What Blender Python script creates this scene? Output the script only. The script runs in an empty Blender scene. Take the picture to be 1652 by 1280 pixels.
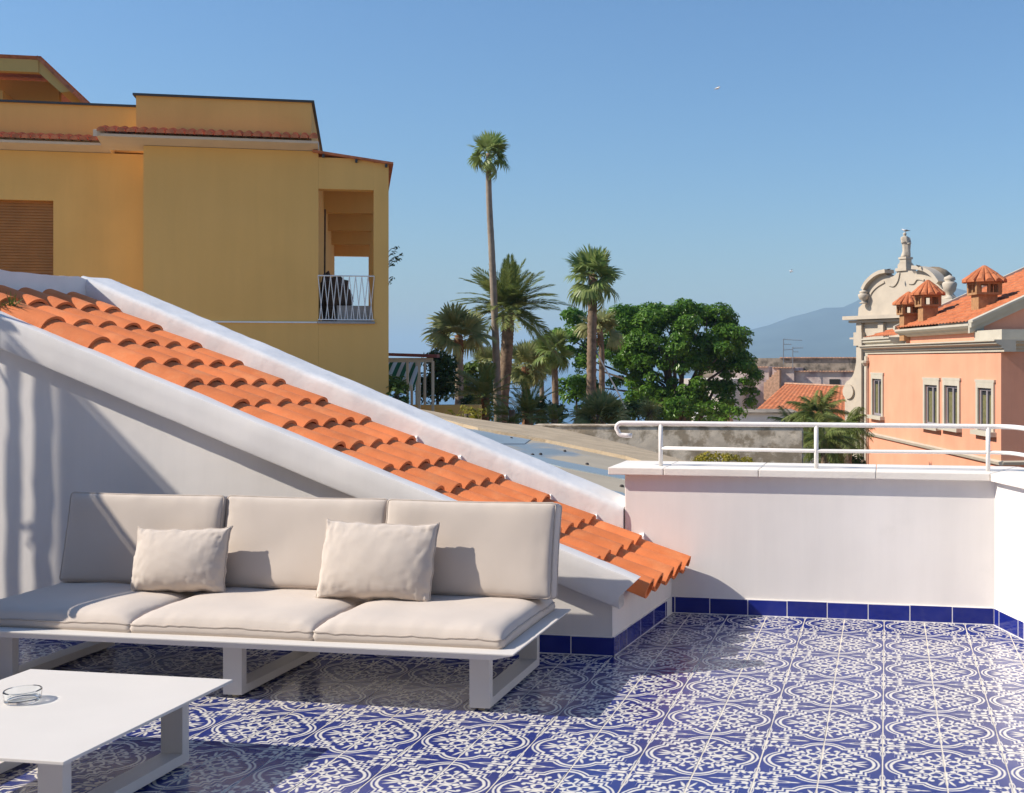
import bpy, bmesh, math, random
from math import radians, sin, cos, pi, sqrt, atan2
from mathutils import Vector, Matrix, Euler, noise

random.seed(7)
scene = bpy.context.scene
COL = scene.collection

# ------------------------------------------------------------------ camera
F, CX, HY, EYE = 1845.0, 1111.0, 581.0, 1.33          # level lens of the photograph (in its pixels), eye height in m
cam_data = bpy.data.cameras.new("camera")
cam = bpy.data.objects.new("camera", cam_data)
COL.objects.link(cam)
cam.location = (0, 0, EYE)
cam.rotation_euler = (pi / 2, 0, 0)
cam_data.sensor_width = 36.0
cam_data.lens = F / 1652 * 36
cam_data.shift_x = (826 - CX) / 1652
cam_data.shift_y = -(640 - HY) / 1652
cam_data.clip_start = 0.05
cam_data.clip_end = 60000
scene.camera = cam

# ------------------------------------------------------------------ sky and sun
SUN_EL = radians(38.5)
SUN_AZ = (-0.984, -0.178)                              # horizontal direction towards the sun
world = bpy.data.worlds.new("World")
scene.world = world
world.use_nodes = True
wn = world.node_tree.nodes
sky = wn.new("ShaderNodeTexSky")
sky.sky_type = 'NISHITA'
sky.sun_disc = False
sky.sun_elevation = SUN_EL
sky.sun_rotation = atan2(SUN_AZ[0], SUN_AZ[1])
sky.altitude = 50
sky.air_density = 1.4
sky.dust_density = 0.6
sky.ozone_density = 10.0
bg = wn["Background"]
bg.inputs["Strength"].default_value = 0.103
world.node_tree.links.new(sky.outputs[0], bg.inputs[0])

sun_data = bpy.data.lights.new("sun", 'SUN')
sun_data.energy = 5.0
sun_data.angle = radians(0.5)
sun_data.color = (1.0, 0.92, 0.795)
sun = bpy.data.objects.new("sun", sun_data)
COL.objects.link(sun)
_d = Vector((SUN_AZ[0] * cos(SUN_EL), SUN_AZ[1] * cos(SUN_EL), sin(SUN_EL))).normalized()
sun.rotation_euler = _d.to_track_quat('Z', 'Y').to_euler()
sun.location = _d * 40

scene.view_settings.view_transform = 'Standard'
scene.view_settings.look = 'None'
scene.view_settings.exposure = 0.43
scene.view_settings.gamma = 1.0
scene.cycles.use_denoising = True
scene.cycles.max_bounces = 8
scene.cycles.transparent_max_bounces = 8

# ------------------------------------------------------------------ frames and measuring helpers
def V(*a): return Vector(a)

def at(u, v, Y):
    """world point seen at photo pixel u, v at distance Y in front of the camera"""
    return Vector(((u - CX) / F * Y, Y, EYE - (v - HY) / F * Y))

class Frame:
    def __init__(self, o, ex, ey):
        self.o = Vector(o); self.ex = Vector((ex[0], ex[1], 0)); self.ey = Vector((ey[0], ey[1], 0))
    def __call__(self, x, y, z=0.0):
        return self.o + self.ex * x + self.ey * y + Vector((0, 0, z))
    def meas(self, u, v, y=0.0):
        """local (x, z) of the point at photo pixel u, v on this frame's vertical plane at local y"""
        o = self.o + self.ey * y
        k = (u - CX) / F
        x = (k * o.y - o.x) / (self.ex.x - k * self.ex.y)
        p = o + self.ex * x
        return x, EYE - (v - HY) / F * p.y - self.o.z
    def pt(self, u, v, y=0.0):
        x, z = self.meas(u, v, y)
        return self(x, y, z)

YAW = 0.1717
TC, TS = cos(YAW), sin(YAW)
T = Frame((0, 0, 0), (TC, -TS), (TS, TC))              # the terrace: x along the far wall, y away from the viewer
WORLD = Frame((0, 0, 0), (1, 0), (0, 1))

# ------------------------------------------------------------------ mesh helpers
class MB:
    def __init__(self, fr=WORLD):
        self.v = []; self.f = []; self.uv = None; self.fr = fr; self.mi = []
    def add(self, pts):
        i = len(self.v); self.v.extend(pts); return i
    def face(self, *idx, m=0): self.f.append(tuple(idx)); self.mi.append(m)
    def hexa(self, p, m=0):
        """8 points: bottom ring 0-3 ccw from above, top ring 4-7"""
        i = self.add(p)
        for q in ((3, 2, 1, 0), (4, 5, 6, 7), (0, 1, 5, 4), (1, 2, 6, 5), (2, 3, 7, 6), (3, 0, 4, 7)):
            self.face(*[i + k for k in q], m=m)
        return self
    def box(self, x0, x1, y0, y1, z0, z1, m=0):
        g = self.fr
        return self.hexa([g(x0, y0, z0), g(x1, y0, z0), g(x1, y1, z0), g(x0, y1, z0),
                          g(x0, y0, z1), g(x1, y0, z1), g(x1, y1, z1), g(x0, y1, z1)], m)
    def prism(self, prof, y0, y1, m=0):
        """profile in local x, z (counter-clockwise seen from the front, -y) pulled from y0 to y1"""
        g = self.fr; n = len(prof)
        a = self.add([g(x, y0, z) for x, z in prof]); b = self.add([g(x, y1, z) for x, z in prof])
        self.face(*[a + k for k in range(n)], m=m)
        self.face(*[b + k for k in reversed(range(n))], m=m)
        for k in range(n):
            l = (k + 1) % n
            self.face(a + l, a + k, b + k, b + l, m=m)
        return self
    def plan(self, pts, z0, z1, m=0):
        """plan outline in local x, y (ccw from above) raised from z0 to z1"""
        g = self.fr; n = len(pts)
        a = self.add([g(x, y, z0) for x, y in pts]); b = self.add([g(x, y, z1) for x, y in pts])
        self.face(*[a + k for k in reversed(range(n))], m=m)
        self.face(*[b + k for k in range(n)], m=m)
        for k in range(n):
            l = (k + 1) % n
            self.face(a + k, a + l, b + l, b + k, m=m)
        return self
    def sweep_x(self, prof, x0, x1, m=0):
        """profile in local (y, z) pulled along x"""
        g = self.fr; n = len(prof)
        a = self.add([g(x0, y, z) for y, z in prof]); b = self.add([g(x1, y, z) for y, z in prof])
        self.face(*[a + k for k in range(n)], m=m); self.face(*[b + k for k in reversed(range(n))], m=m)
        for k in range(n):
            l = (k + 1) % n
            self.face(a + l, a + k, b + k, b + l, m=m)
        return self
    def tube(self, path, r, n=8, cap=True, closed=False, m=0):
        P = [Vector(p) for p in path]; K = len(P)
        R = r if isinstance(r, (list, tuple)) else [r] * K
        up = Vector((0, 0, 1)); rings = []; nx = None
        for k in range(K):
            if closed: t = (P[(k + 1) % K] - P[k - 1])
            else: t = P[min(k + 1, K - 1)] - P[max(k - 1, 0)]
            t.normalize()
            if nx is None:
                h = up if abs(t.z) < 0.9 else Vector((1, 0, 0))
                nx = t.cross(h).normalized()
            else:
                nx = (nx - t * nx.dot(t)).normalized()
            ny = t.cross(nx)
            rings.append(self.add([P[k] + (nx * cos(2 * pi * q / n) + ny * sin(2 * pi * q / n)) * R[k] for q in range(n)]))
        for k in range(K if closed else K - 1):
            a, b = rings[k], rings[(k + 1) % K]
            for q in range(n):
                l = (q + 1) % n
                self.face(a + q, a + l, b + l, b + q, m=m)
        if cap and not closed:
            self.face(*[rings[0] + q for q in reversed(range(n))], m=m)
            self.face(*[rings[-1] + q for q in range(n)], m=m)
        return self
    def lathe(self, c, prof, n=16, m=0):
        """profile of (radius, z) about the vertical through world point c"""
        c = Vector(c); rings = []
        for r, z in prof:
            rings.append(self.add([c + Vector((r * cos(2 * pi * q / n), r * sin(2 * pi * q / n), z)) for q in range(n)]))
        for a, b in zip(rings, rings[1:]):
            for q in range(n):
                l = (q + 1) % n
                self.face(a + q, a + l, b + l, b + q, m=m)
        self.face(*[rings[0] + q for q in reversed(range(n))], m=m)
        self.face(*[rings[-1] + q for q in range(n)], m=m)
        return self
    def grid(self, P, m=0):
        """P: rows of points"""
        w = len(P[0]); i = self.add([p for r in P for p in r])
        for a in range(len(P) - 1):
            for b in range(w - 1):
                k = i + a * w + b
                self.face(k, k + 1, k + w + 1, k + w, m=m)
        return self
    def mesh(self, name, mats, origin=None, rz=0.0, smooth=False, fix=True):
        o = Vector(origin) if origin is not None else Vector((0, 0, 0))
        M = Matrix.Rotation(-rz, 3, 'Z')
        me = bpy.data.meshes.new(name)
        me.from_pydata([M @ (Vector(p) - o) for p in self.v], [], self.f)
        if not isinstance(mats, (list, tuple)): mats = [mats]
        for mt in mats: me.materials.append(mt)
        if len(mats) > 1: me.polygons.foreach_set("material_index", self.mi)
        if fix:
            bm = bmesh.new(); bm.from_mesh(me)
            bmesh.ops.recalc_face_normals(bm, faces=bm.faces)
            bm.to_mesh(me); bm.free()
        if smooth: me.polygons.foreach_set("use_smooth", [True] * len(me.polygons))
        me.update()
        return me
    def build(self, name, mats, parent=None, smooth=False, bevel=0.0, fix=True, auto=None):
        org = parent_origin(parent); rz = parent_rz(parent)
        me = self.mesh(name, mats, org, rz, smooth, fix)
        if bevel:
            bm = bmesh.new(); bm.from_mesh(me)
            bmesh.ops.bevel(bm, geom=bm.edges[:], offset=bevel, segments=2, profile=0.6, affect='EDGES', clamp_overlap=True)
            bm.to_mesh(me); bm.free()
        ob = link(name, me, parent)
        if auto is not None:
            me.polygons.foreach_set("use_smooth", [True] * len(me.polygons))
            me.set_sharp_from_angle(angle=radians(auto))
        return ob

def parent_origin(p):
    o = Vector((0, 0, 0)); chain = []
    while p is not None: chain.append(p); p = p.parent
    M = Matrix.Identity(4)
    for q in reversed(chain): M = M @ q.matrix_basis
    return M.translation.copy()
def parent_rz(p):
    r = 0.0
    while p is not None: r += p.rotation_euler.z; p = p.parent
    return r
def link(name, data, parent=None):
    ob = bpy.data.objects.new(name, data); COL.objects.link(ob)
    if parent is not None: ob.parent = parent
    return ob
def tag(o, label=None, cat=None, group=None, kind=None):
    if label: o["label"] = label
    if cat: o["category"] = cat
    if group: o["group"] = group
    if kind: o["kind"] = kind
    return o
def thing(name, label, cat, loc=(0, 0, 0), rz=0.0, group=None, kind=None):
    o = bpy.data.objects.new(name, None); COL.objects.link(o)
    o.empty_display_size = 0.1
    o.location = loc; o.rotation_euler = (0, 0, rz)
    return tag(o, label, cat, group, kind)
def place(name, me, parent, loc, rot=(0, 0, 0), scale=(1, 1, 1)):
    """a copy sharing mesh data, placed in the parent's own space"""
    ob = bpy.data.objects.new(name, me); COL.objects.link(ob)
    if parent is not None: ob.parent = parent
    ob.location = loc; ob.rotation_euler = rot; ob.scale = scale
    return ob

# ------------------------------------------------------------------ material helpers
class S:
    """a node socket that can be used in arithmetic"""
    nt = None
    def __init__(self, s): self.s = s
    @staticmethod
    def op(kind, *a, clamp=False):
        n = S.nt.nodes.new("ShaderNodeMath"); n.operation = kind; n.use_clamp = clamp
        for i, x in enumerate(a):
            if isinstance(x, S): S.nt.links.new(x.s, n.inputs[i])
            else: n.inputs[i].default_value = x
        return S(n.outputs[0])
    def __add__(a, b): return S.op('ADD', a, b)
    __radd__ = __add__
    def __sub__(a, b): return S.op('SUBTRACT', a, b)
    def __rsub__(a, b): return S.op('SUBTRACT', b, a)
    def __mul__(a, b): return S.op('MULTIPLY', a, b)
    __rmul__ = __mul__
    def __truediv__(a, b): return S.op('DIVIDE', a, b)
def smin(*a):
    r = a[0]
    for b in a[1:]: r = S.op('MINIMUM', r, b)
    return r
def smax(*a):
    r = a[0]
    for b in a[1:]: r = S.op('MAXIMUM', r, b)
    return r
def sabs(a): return S.op('ABSOLUTE', a)
def slen(a, b): return S.op('SQRT', S.op('MULTIPLY_ADD', a, a, b * b))

def srgb(r, g, b):
    f = lambda c: (c / 255 / 12.92) if c <= 10 else ((c / 255 + 0.055) / 1.055) ** 2.4
    return (f(r), f(g), f(b))

MATS = {}
def mat(name, col, rough=0.6, var=0.12, vscale=3.0, bump=0.0, bscale=40.0, spec=0.4, obj_var=0.0, coat=0.0,
        col2=None, mix_scale=1.5, mix_lo=0.45, mix_hi=0.6, metal=0.0, detail=4.0, sheen=0.0, streak=0.0):
    """plain procedural surface: base colour with soft noise, an optional second colour in patches, bump"""
    m = bpy.data.materials.new(name); m.use_nodes = True
    nt = m.node_tree; N = nt.nodes; L = nt.links
    b = N["Principled BSDF"]
    geo = N.new("ShaderNodeNewGeometry")
    n1 = N.new("ShaderNodeTexNoise"); n1.inputs["Scale"].default_value = vscale; n1.inputs["Detail"].default_value = detail
    L.new(geo.outputs["Position"], n1.inputs["Vector"])
    hsv = N.new("ShaderNodeHueSaturation")
    if col2 is not None:
        n2 = N.new("ShaderNodeTexNoise"); n2.inputs["Scale"].default_value = mix_scale; n2.inputs["Detail"].default_value = 6.0
        n2.inputs["Roughness"].default_value = 0.65
        L.new(geo.outputs["Position"], n2.inputs["Vector"])
        rp = N.new("ShaderNodeMapRange"); rp.inputs[1].default_value = mix_lo; rp.inputs[2].default_value = mix_hi
        L.new(n2.outputs["Fac"], rp.inputs[0])
        mx = N.new("ShaderNodeMix"); mx.data_type = 'RGBA'
        mx.inputs[6].default_value = (*col, 1); mx.inputs[7].default_value = (*col2, 1)
        L.new(rp.outputs[0], mx.inputs[0]); L.new(mx.outputs[2], hsv.inputs["Color"])
    else:
        hsv.inputs["Color"].default_value = (*col, 1)
    mr = N.new("ShaderNodeMapRange"); mr.inputs[3].default_value = 1 - var; mr.inputs[4].default_value = 1 + var
    mr.inputs[1].default_value = 0.3; mr.inputs[2].default_value = 0.7
    L.new(n1.outputs["Fac"], mr.inputs[0])
    if obj_var:
        oi = N.new("ShaderNodeObjectInfo")
        m2 = N.new("ShaderNodeMapRange"); m2.inputs[3].default_value = 1 - obj_var; m2.inputs[4].default_value = 1 + obj_var
        L.new(oi.outputs["Random"], m2.inputs[0])
        mm = N.new("ShaderNodeMath"); mm.operation = 'MULTIPLY'
        L.new(mr.outputs[0], mm.inputs[0]); L.new(m2.outputs[0], mm.inputs[1]); L.new(mm.outputs[0], hsv.inputs["Value"])
    else:
        L.new(mr.outputs[0], hsv.inputs["Value"])
    if streak:                                          # rain streaks and dust: long vertical noise
        mp = N.new("ShaderNodeMapping"); mp.inputs["Scale"].default_value = (1.0, 1.0, 0.07)
        L.new(geo.outputs["Position"], mp.inputs[0])
        n4 = N.new("ShaderNodeTexNoise"); n4.inputs["Scale"].default_value = 2.2; n4.inputs["Detail"].default_value = 7.0; n4.inputs["Roughness"].default_value = 0.7
        L.new(mp.outputs[0], n4.inputs["Vector"])
        m4 = N.new("ShaderNodeMapRange"); m4.inputs[1].default_value = 0.40; m4.inputs[2].default_value = 0.66; m4.inputs[3].default_value = 1.0; m4.inputs[4].default_value = 1.0 - streak
        L.new(n4.outputs["Fac"], m4.inputs[0])
        h2 = N.new("ShaderNodeHueSaturation"); L.new(hsv.outputs[0], h2.inputs["Color"]); L.new(m4.outputs[0], h2.inputs["Value"])
        hsv = h2
    L.new(hsv.outputs[0], b.inputs["Base Color"])
    b.inputs["Roughness"].default_value = rough
    b.inputs["Specular IOR Level"].default_value = spec
    b.inputs["Metallic"].default_value = metal
    b.inputs["Coat Weight"].default_value = coat
    b.inputs["Sheen Weight"].default_value = sheen
    if bump:
        n3 = N.new("ShaderNodeTexNoise"); n3.inputs["Scale"].default_value = bscale; n3.inputs["Detail"].default_value = 5.0
        L.new(geo.outputs["Position"], n3.inputs["Vector"])
        bp = N.new("ShaderNodeBump"); bp.inputs["Strength"].default_value = bump; bp.inputs["Distance"].default_value = 0.02
        L.new(n3.outputs["Fac"], bp.inputs["Height"]); L.new(bp.outputs[0], b.inputs["Normal"])
    MATS[name] = m
    return m

def leaf_mat(name, col, col2, trans=0.3, rough=0.5):
    m = bpy.data.materials.new(name); m.use_nodes = True
    nt = m.node_tree; N = nt.nodes; L = nt.links
    b = N["Principled BSDF"]; out = N["Material Output"]
    geo = N.new("ShaderNodeNewGeometry")
    rp = N.new("ShaderNodeMix"); rp.data_type = 'RGBA'
    rp.inputs[6].default_value = (*col, 1); rp.inputs[7].default_value = (*col2, 1)
    nz = N.new("ShaderNodeTexNoise"); nz.inputs["Scale"].default_value = 1.1; nz.inputs["Detail"].default_value = 2.0
    L.new(geo.outputs["Position"], nz.inputs["Vector"])
    nr = N.new("ShaderNodeMapRange"); nr.inputs[1].default_value = 0.35; nr.inputs[2].default_value = 0.65; L.new(nz.outputs["Fac"], nr.inputs[0])
    ml = N.new("ShaderNodeMath"); ml.operation = 'MULTIPLY_ADD'; ml.inputs[1].default_value = 0.55
    m5 = N.new("ShaderNodeMath"); m5.operation = 'MULTIPLY'; m5.inputs[1].default_value = 0.45
    L.new(nr.outputs[0], m5.inputs[0]); L.new(geo.outputs["Random Per Island"], ml.inputs[0]); L.new(m5.outputs[0], ml.inputs[2])
    L.new(ml.outputs[0], rp.inputs[0])
    L.new(rp.outputs[2], b.inputs["Base Color"])
    b.inputs["Roughness"].default_value = rough
    b.inputs["Specular IOR Level"].default_value = 0.2
    t = N.new("ShaderNodeBsdfTranslucent"); L.new(rp.outputs[2], t.inputs["Color"])
    mx = N.new("ShaderNodeMixShader"); mx.inputs[0].default_value = trans
    L.new(b.outputs[0], mx.inputs[1]); L.new(t.outputs[0], mx.inputs[2]); L.new(mx.outputs[0], out.inputs[0])
    return m

# ================================================================== MATERIALS of the terrace
M = {}
M['plaster'] = mat("white_plaster", (0.82, 0.78, 0.75), 0.85, 0.05, 1.6, 0.05, 14, 0.2, streak=0.08, col2=(0.72, 0.685, 0.65), mix_scale=2.2, mix_lo=0.60, mix_hi=0.85)
M['plaster_rough'] = mat("rough_white_plaster", (0.80, 0.785, 0.775), 0.9, 0.06, 5, 0.09, 26, 0.2,
                         col2=(0.62, 0.60, 0.58), mix_scale=11, mix_lo=0.68, mix_hi=0.80)
M['coping'] = mat("cream_stone_coping", (0.80, 0.745, 0.68), 0.7, 0.05, 4, 0.08, 60, 0.3)
M['grout'] = mat("cream_grout", (0.66, 0.60, 0.51), 0.9, 0.1, 6, 0.2, 90, 0.2)
M['blue'] = mat("cobalt_glaze", (0.012, 0.022, 0.20), 0.12, 0.10, 7, 0.02, 30, 0.5, obj_var=0.12)
M['terracotta'] = mat("orange_terracotta", (0.78, 0.225, 0.075), 0.75, 0.10, 9, 0.12, 120, 0.25, obj_var=0.11,
                      col2=(0.82, 0.30, 0.12), mix_scale=7, mix_lo=0.5, mix_hi=0.75)
M['rail'] = mat("white_rail_paint", (0.80, 0.77, 0.74), 0.4, 0.03, 8, 0.05, 60, 0.4)
M['metal'] = mat("white_powder_coat", (0.66, 0.62, 0.58), 0.45, 0.02, 6, 0.03, 300, 0.4)
M['foot'] = mat("clear_plastic_foot", (0.55, 0.45, 0.30), 0.3)

def fabric(name, col):
    m = mat(name, col, 0.95, 0.035, 5, 0.0, 40, 0.15, sheen=0.15)
    nt = m.node_tree; N = nt.nodes; L = nt.links; b = N["Principled BSDF"]
    g = N.new("ShaderNodeNewGeometry")
    hs = []
    for ax in (0, 2):
        w = N.new("ShaderNodeTexWave"); w.inputs["Scale"].default_value = 220; w.inputs["Distortion"].default_value = 1.0
        w.bands_direction = 'X' if ax == 0 else 'Z'
        L.new(g.outputs["Position"], w.inputs["Vector"]); hs.append(w)
    big = N.new("ShaderNodeTexNoise"); big.inputs["Scale"].default_value = 9; big.inputs["Detail"].default_value = 3
    L.new(g.outputs["Position"], big.inputs["Vector"])
    a = N.new("ShaderNodeMath"); a.operation = 'ADD'; L.new(hs[0].outputs["Fac"], a.inputs[0]); L.new(hs[1].outputs["Fac"], a.inputs[1])
    b1 = N.new("ShaderNodeBump"); b1.inputs["Strength"].default_value = 0.10; b1.inputs["Distance"].default_value = 0.002
    L.new(a.outputs[0], b1.inputs["Height"])
    b2 = N.new("ShaderNodeBump"); b2.inputs["Strength"].default_value = 0.05; b2.inputs["Distance"].default_value = 0.02
    L.new(big.outputs["Fac"], b2.inputs["Height"]); L.new(b1.outputs[0], b2.inputs["Normal"])
    L.new(b2.outputs[0], b.inputs["Normal"])
    return m
M['fabric'] = fabric("beige_outdoor_fabric", (0.57, 0.495, 0.435))
M['piping'] = mat("beige_piping", (0.47, 0.40, 0.345), 0.9, 0.05, 12)

def pattern_tile(name):
    """blue and white majolica print: a quarter of the medallion on each tile, centre at uv 0,0"""
    m = bpy.data.materials.new(name); m.use_nodes = True
    nt = m.node_tree; N = nt.nodes; L = nt.links; S.nt = nt
    b = N["Principled BSDF"]
    uvn = N.new("ShaderNodeUVMap")
    geo = N.new("ShaderNodeNewGeometry")
    wob = N.new("ShaderNodeTexNoise"); wob.inputs["Scale"].default_value = 55; wob.inputs["Detail"].default_value = 1
    L.new(geo.outputs["Position"], wob.inputs["Vector"])
    sep = N.new("ShaderNodeSeparateXYZ"); L.new(uvn.outputs[0], sep.inputs[0])
    sw = N.new("ShaderNodeSeparateColor"); L.new(wob.outputs["Color"], sw.inputs[0])
    x = S(sep.outputs[0]) + (S(sw.outputs[0]) - 0.5) * 0.016
    y = S(sep.outputs[1]) + (S(sw.outputs[1]) - 0.5) * 0.016
    a = smax(x, y); c = smin(x, y)                     # folded on the diagonal
    def circ(px, py, r): return slen(a - px, c - py) - r   # a and c are read when called
    def ell(px, py, rx, ry, ang=0.0):
        dx, dy = a - px, c - py
        if ang:
            ca, sa = cos(ang), sin(ang)
            dx, dy = dx * ca + dy * sa, dy * ca - dx * sa
        k = min(rx, ry)
        return (slen(dx / rx, dy / ry) - 1.0) * k
    def boxd(px, py, hx, hy): return smax(sabs(a - px) - hx, sabs(c - py) - hy)
    def ring(d, lo, hi): return sabs(d + (lo + hi) / 2) - (hi - lo) / 2
    # quatrefoil outline with stepped re-entrant corners
    body = smin(ell(0.47, 0.0, 0.48, 0.46), boxd(0.0, 0.0, 0.635, 0.635), boxd(0.0, 0.0, 0.745, 0.525))
    white = [ring(body, -0.008, 0.024), ring(body, 0.060, 0.108), smax(ring(body, -0.090, -0.060), 0.44 - c, a - 0.80)]
    # medallion filling
    a0, c0 = a, c
    a, c = a / 1.04, c / 1.04
    white += [ell(0.235, 0.0, 0.125, 0.034), ell(0.40, 0.0, 0.055, 0.05), ell(0.585, 0.0, 0.13, 0.022),
              ell(0.60, 0.075, 0.105, 0.023, 0.42), ell(0.46, 0.075, 0.055, 0.024, -0.9),
              smax(ring(circ(0.27, 0.145, 0.115), 0.0, 0.034), (a - 0.31) * -1.0 - 0.13),
              circ(0.36, 0.155, 0.040), circ(0.525, 0.215, 0.036), ell(0.44, 0.24, 0.10, 0.022, 0.25),
              smax(circ(0.355, 0.355, 0.085), 0.028 - slen(a - 0.355, c - 0.355), 0.022 - sabs(a - c) * 0.0 - sabs(a - 0.355)),
              ell(0.42, 0.33, 0.055, 0.03, 0.2), ell(0.21, 0.21, 0.10, 0.026, 0.785), circ(0.115, 0.115, 0.045), ell(0.47, 0.47, 0.07, 0.022, 0.785),
              ring(circ(0.0, 0.0, 0.155), 0.0, 0.022)]
    # ornament round the tile corner away from the medallion
    a, c = a0, c0
    p = 1.0 - a; q = 1.0 - c                           # p <= q
    def cir2(px, py, rr): return slen(p - px, q - py) - rr
    def ell2(px, py, rx, ry, ang=0.0):
        dx, dy = p - px, q - py
        if ang:
            ca, sa = cos(ang), sin(ang)
            dx, dy = dx * ca + dy * sa, dy * ca - dx * sa
        return (slen(dx / rx, dy / ry) - 1.0) * min(rx, ry)
    white += [smax(ell2(0.0, 0.20, 0.036, 0.15), 0.085 - slen(p, q)), smax(cir2(0.0, 0.115, 0.046), 0.085 - slen(p, q)),
              ring(ell2(0.0, 0.43, 0.040, 0.135), -0.006, 0.013), ell2(0.0, 0.62, 0.016, 0.09),
              cir2(0.092, 0.335, 0.047), ell2(0.215, 0.335, 0.031, 0.066, -0.5),
              smax(cir2(0.15, 0.15, 0.078), 0.058 - slen(p - 0.15, q - 0.235), 0.052 - slen(p - 0.15, q - 0.065)),
              smax(ring(cir2(0.205, 0.235, 0.13), 0.0, 0.020), 0.23 - q, q - p - 0.36 ),
              ring(cir2(0.0, 0.0, 0.082), -0.004, 0.008)]
    d = smin(*white)
    fac = S.op('MULTIPLY_ADD', d, -55.0, 0.5, clamp=True)
    nz = N.new("ShaderNodeTexNoise"); nz.inputs["Scale"].default_value = 5; nz.inputs["Detail"].default_value = 4
    L.new(geo.outputs["Position"], nz.inputs["Vector"])
    oi = N.new("ShaderNodeObjectInfo")
    blue = N.new("ShaderNodeMix"); blue.data_type = 'RGBA'
    blue.inputs[6].default_value = (0.014, 0.024, 0.140, 1); blue.inputs[7].default_value = (0.026, 0.042, 0.22, 1)
    bf = S(nz.outputs["Fac"]) * 0.8 + S(oi.outputs["Random"]) * 0.35
    L.new(bf.s, blue.inputs[0])
    mx = N.new("ShaderNodeMix"); mx.data_type = 'RGBA'
    mx.inputs[7].default_value = (0.70, 0.665, 0.60, 1)
    L.new(fac.s, mx.inputs[0]); L.new(blue.outputs[2], mx.inputs[6]); L.new(mx.outputs[2], b.inputs["Base Color"])
    rr = S(nz.outputs["Fac"]) * 0.16 + 0.12
    L.new(rr.s, b.inputs["Roughness"])
    b.inputs["Specular IOR Level"].default_value = 0.5
    bp = N.new("ShaderNodeBump"); bp.inputs["Strength"].default_value = 0.05; bp.inputs["Distance"].default_value = 0.01
    n2 = N.new("ShaderNodeTexNoise"); n2.inputs["Scale"].default_value = 14
    L.new(geo.outputs["Position"], n2.inputs["Vector"]); L.new(n2.outputs["Fac"], bp.inputs["Height"])
    L.new(bp.outputs[0], b.inputs["Normal"])
    return m
M['majolica'] = pattern_tile("blue_white_majolica")

# ================================================================== TERRACE FLOOR
PITCH, TI, TJ = 0.2, -0.0144, 4.203                    # grid point (0, 0) of the floor pattern in terrace coordinates
RW_A = Vector((0.534, 5.925)); RW_D = Vector((0.355, -0.935)).normalized(); RW_N = Vector((-RW_D.y, RW_D.x))   # right wall line

floor = MB(T).plan([(-6.2, -1.2), (4.2, -1.2), (0.85, 6.2), (-6.2, 6.2)], -0.16, -0.0012).build("terrace_floor", M['grout'])
tag(floor, kind="structure")

def tile_mesh(fx, fy):
    gx, gy = 0.0023, 0.0007; sx, sy = PITCH - gx, PITCH - gy; e = 0.0009
    v = [(gx, gy, -0.012), (sx, gy, -0.012), (sx, sy, -0.012), (gx, sy, -0.012),
         (gx, gy, -0.0008), (sx, gy, -0.0008), (sx, sy, -0.0008), (gx, sy, -0.0008),
         (gx + e, gy + e, 0), (sx - e, gy + e, 0), (sx - e, sy - e, 0), (gx + e, sy - e, 0)]
    f = [(0, 1, 5, 4), (1, 2, 6, 5), (2, 3, 7, 6), (3, 0, 4, 7), (4, 5, 9, 8), (5, 6, 10, 9), (6, 7, 11, 10), (7, 4, 8, 11), (8, 9, 10, 11)]
    uv = [(1 - p[0] / PITCH if fx else p[0] / PITCH, 1 - p[1] / PITCH if fy else p[1] / PITCH) for p in v]
    return v, f, uv
def make_tile_mesh(name, v, f, uv, m):
    me = bpy.data.meshes.new(name); me.from_pydata(v, [], f); me.materials.append(m)
    l = me.uv_layers.new(name="UVMap")
    for lp in me.loops: l.data[lp.index].uv = uv[lp.vertex_index]
    me.update(); return me
TILE = {(a, b): make_tile_mesh("floor_tile", *tile_mesh(a, b), M['majolica']) for a in (0, 1) for b in (0, 1)}
cells = []
for i in range(-31, 12):
    for k in range(-22, 9):
        x, y = TI + i * PITCH, TJ + k * PITCH
        cx, cy = x + 0.1, y + 0.1
        if y > 5.93: continue
        if y > 4.995 and cx < -1.25 + (cy - 5.0) * 0.1: continue
        if (Vector((cx, cy)) - RW_A).dot(RW_N) > 0.13: continue
        w = T(cx, cy)
        seen = 0
        if w.y > 0.8:
            u, v = CX + F * w.x / w.y, HY + F * EYE / w.y
            seen = 1 if (-60 < u < 1710 and v < 1330) else 0
        cells.append((-seen, w.length, i, k))
cells.sort()
rest = ([], [], [])
for n, (_, _, i, k) in enumerate(cells):
    fx, fy = int(i % 2 == 0), int(k % 2 != 0)
    x, y = TI + i * PITCH, TJ + k * PITCH
    if n < 300:
        ob = place("floor_tile", TILE[fx, fy], floor, T(x, y, random.uniform(-0.0005, 0.0004)),
                   (random.gauss(0, 0.0012), random.gauss(0, 0.0012), -YAW))
    else:
        v, f, uv = tile_mesh(fx, fy); o = len(rest[0])
        rest[0].extend([T(x + p[0], y + p[1], p[2]) for p in v]); rest[1].extend([tuple(q + o for q in ff) for ff in f]); rest[2].extend(uv)
tag(link("floor_tile_field", make_tile_mesh("floor_tile_field", *rest, M['majolica']), floor), kind="stuff")

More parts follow.
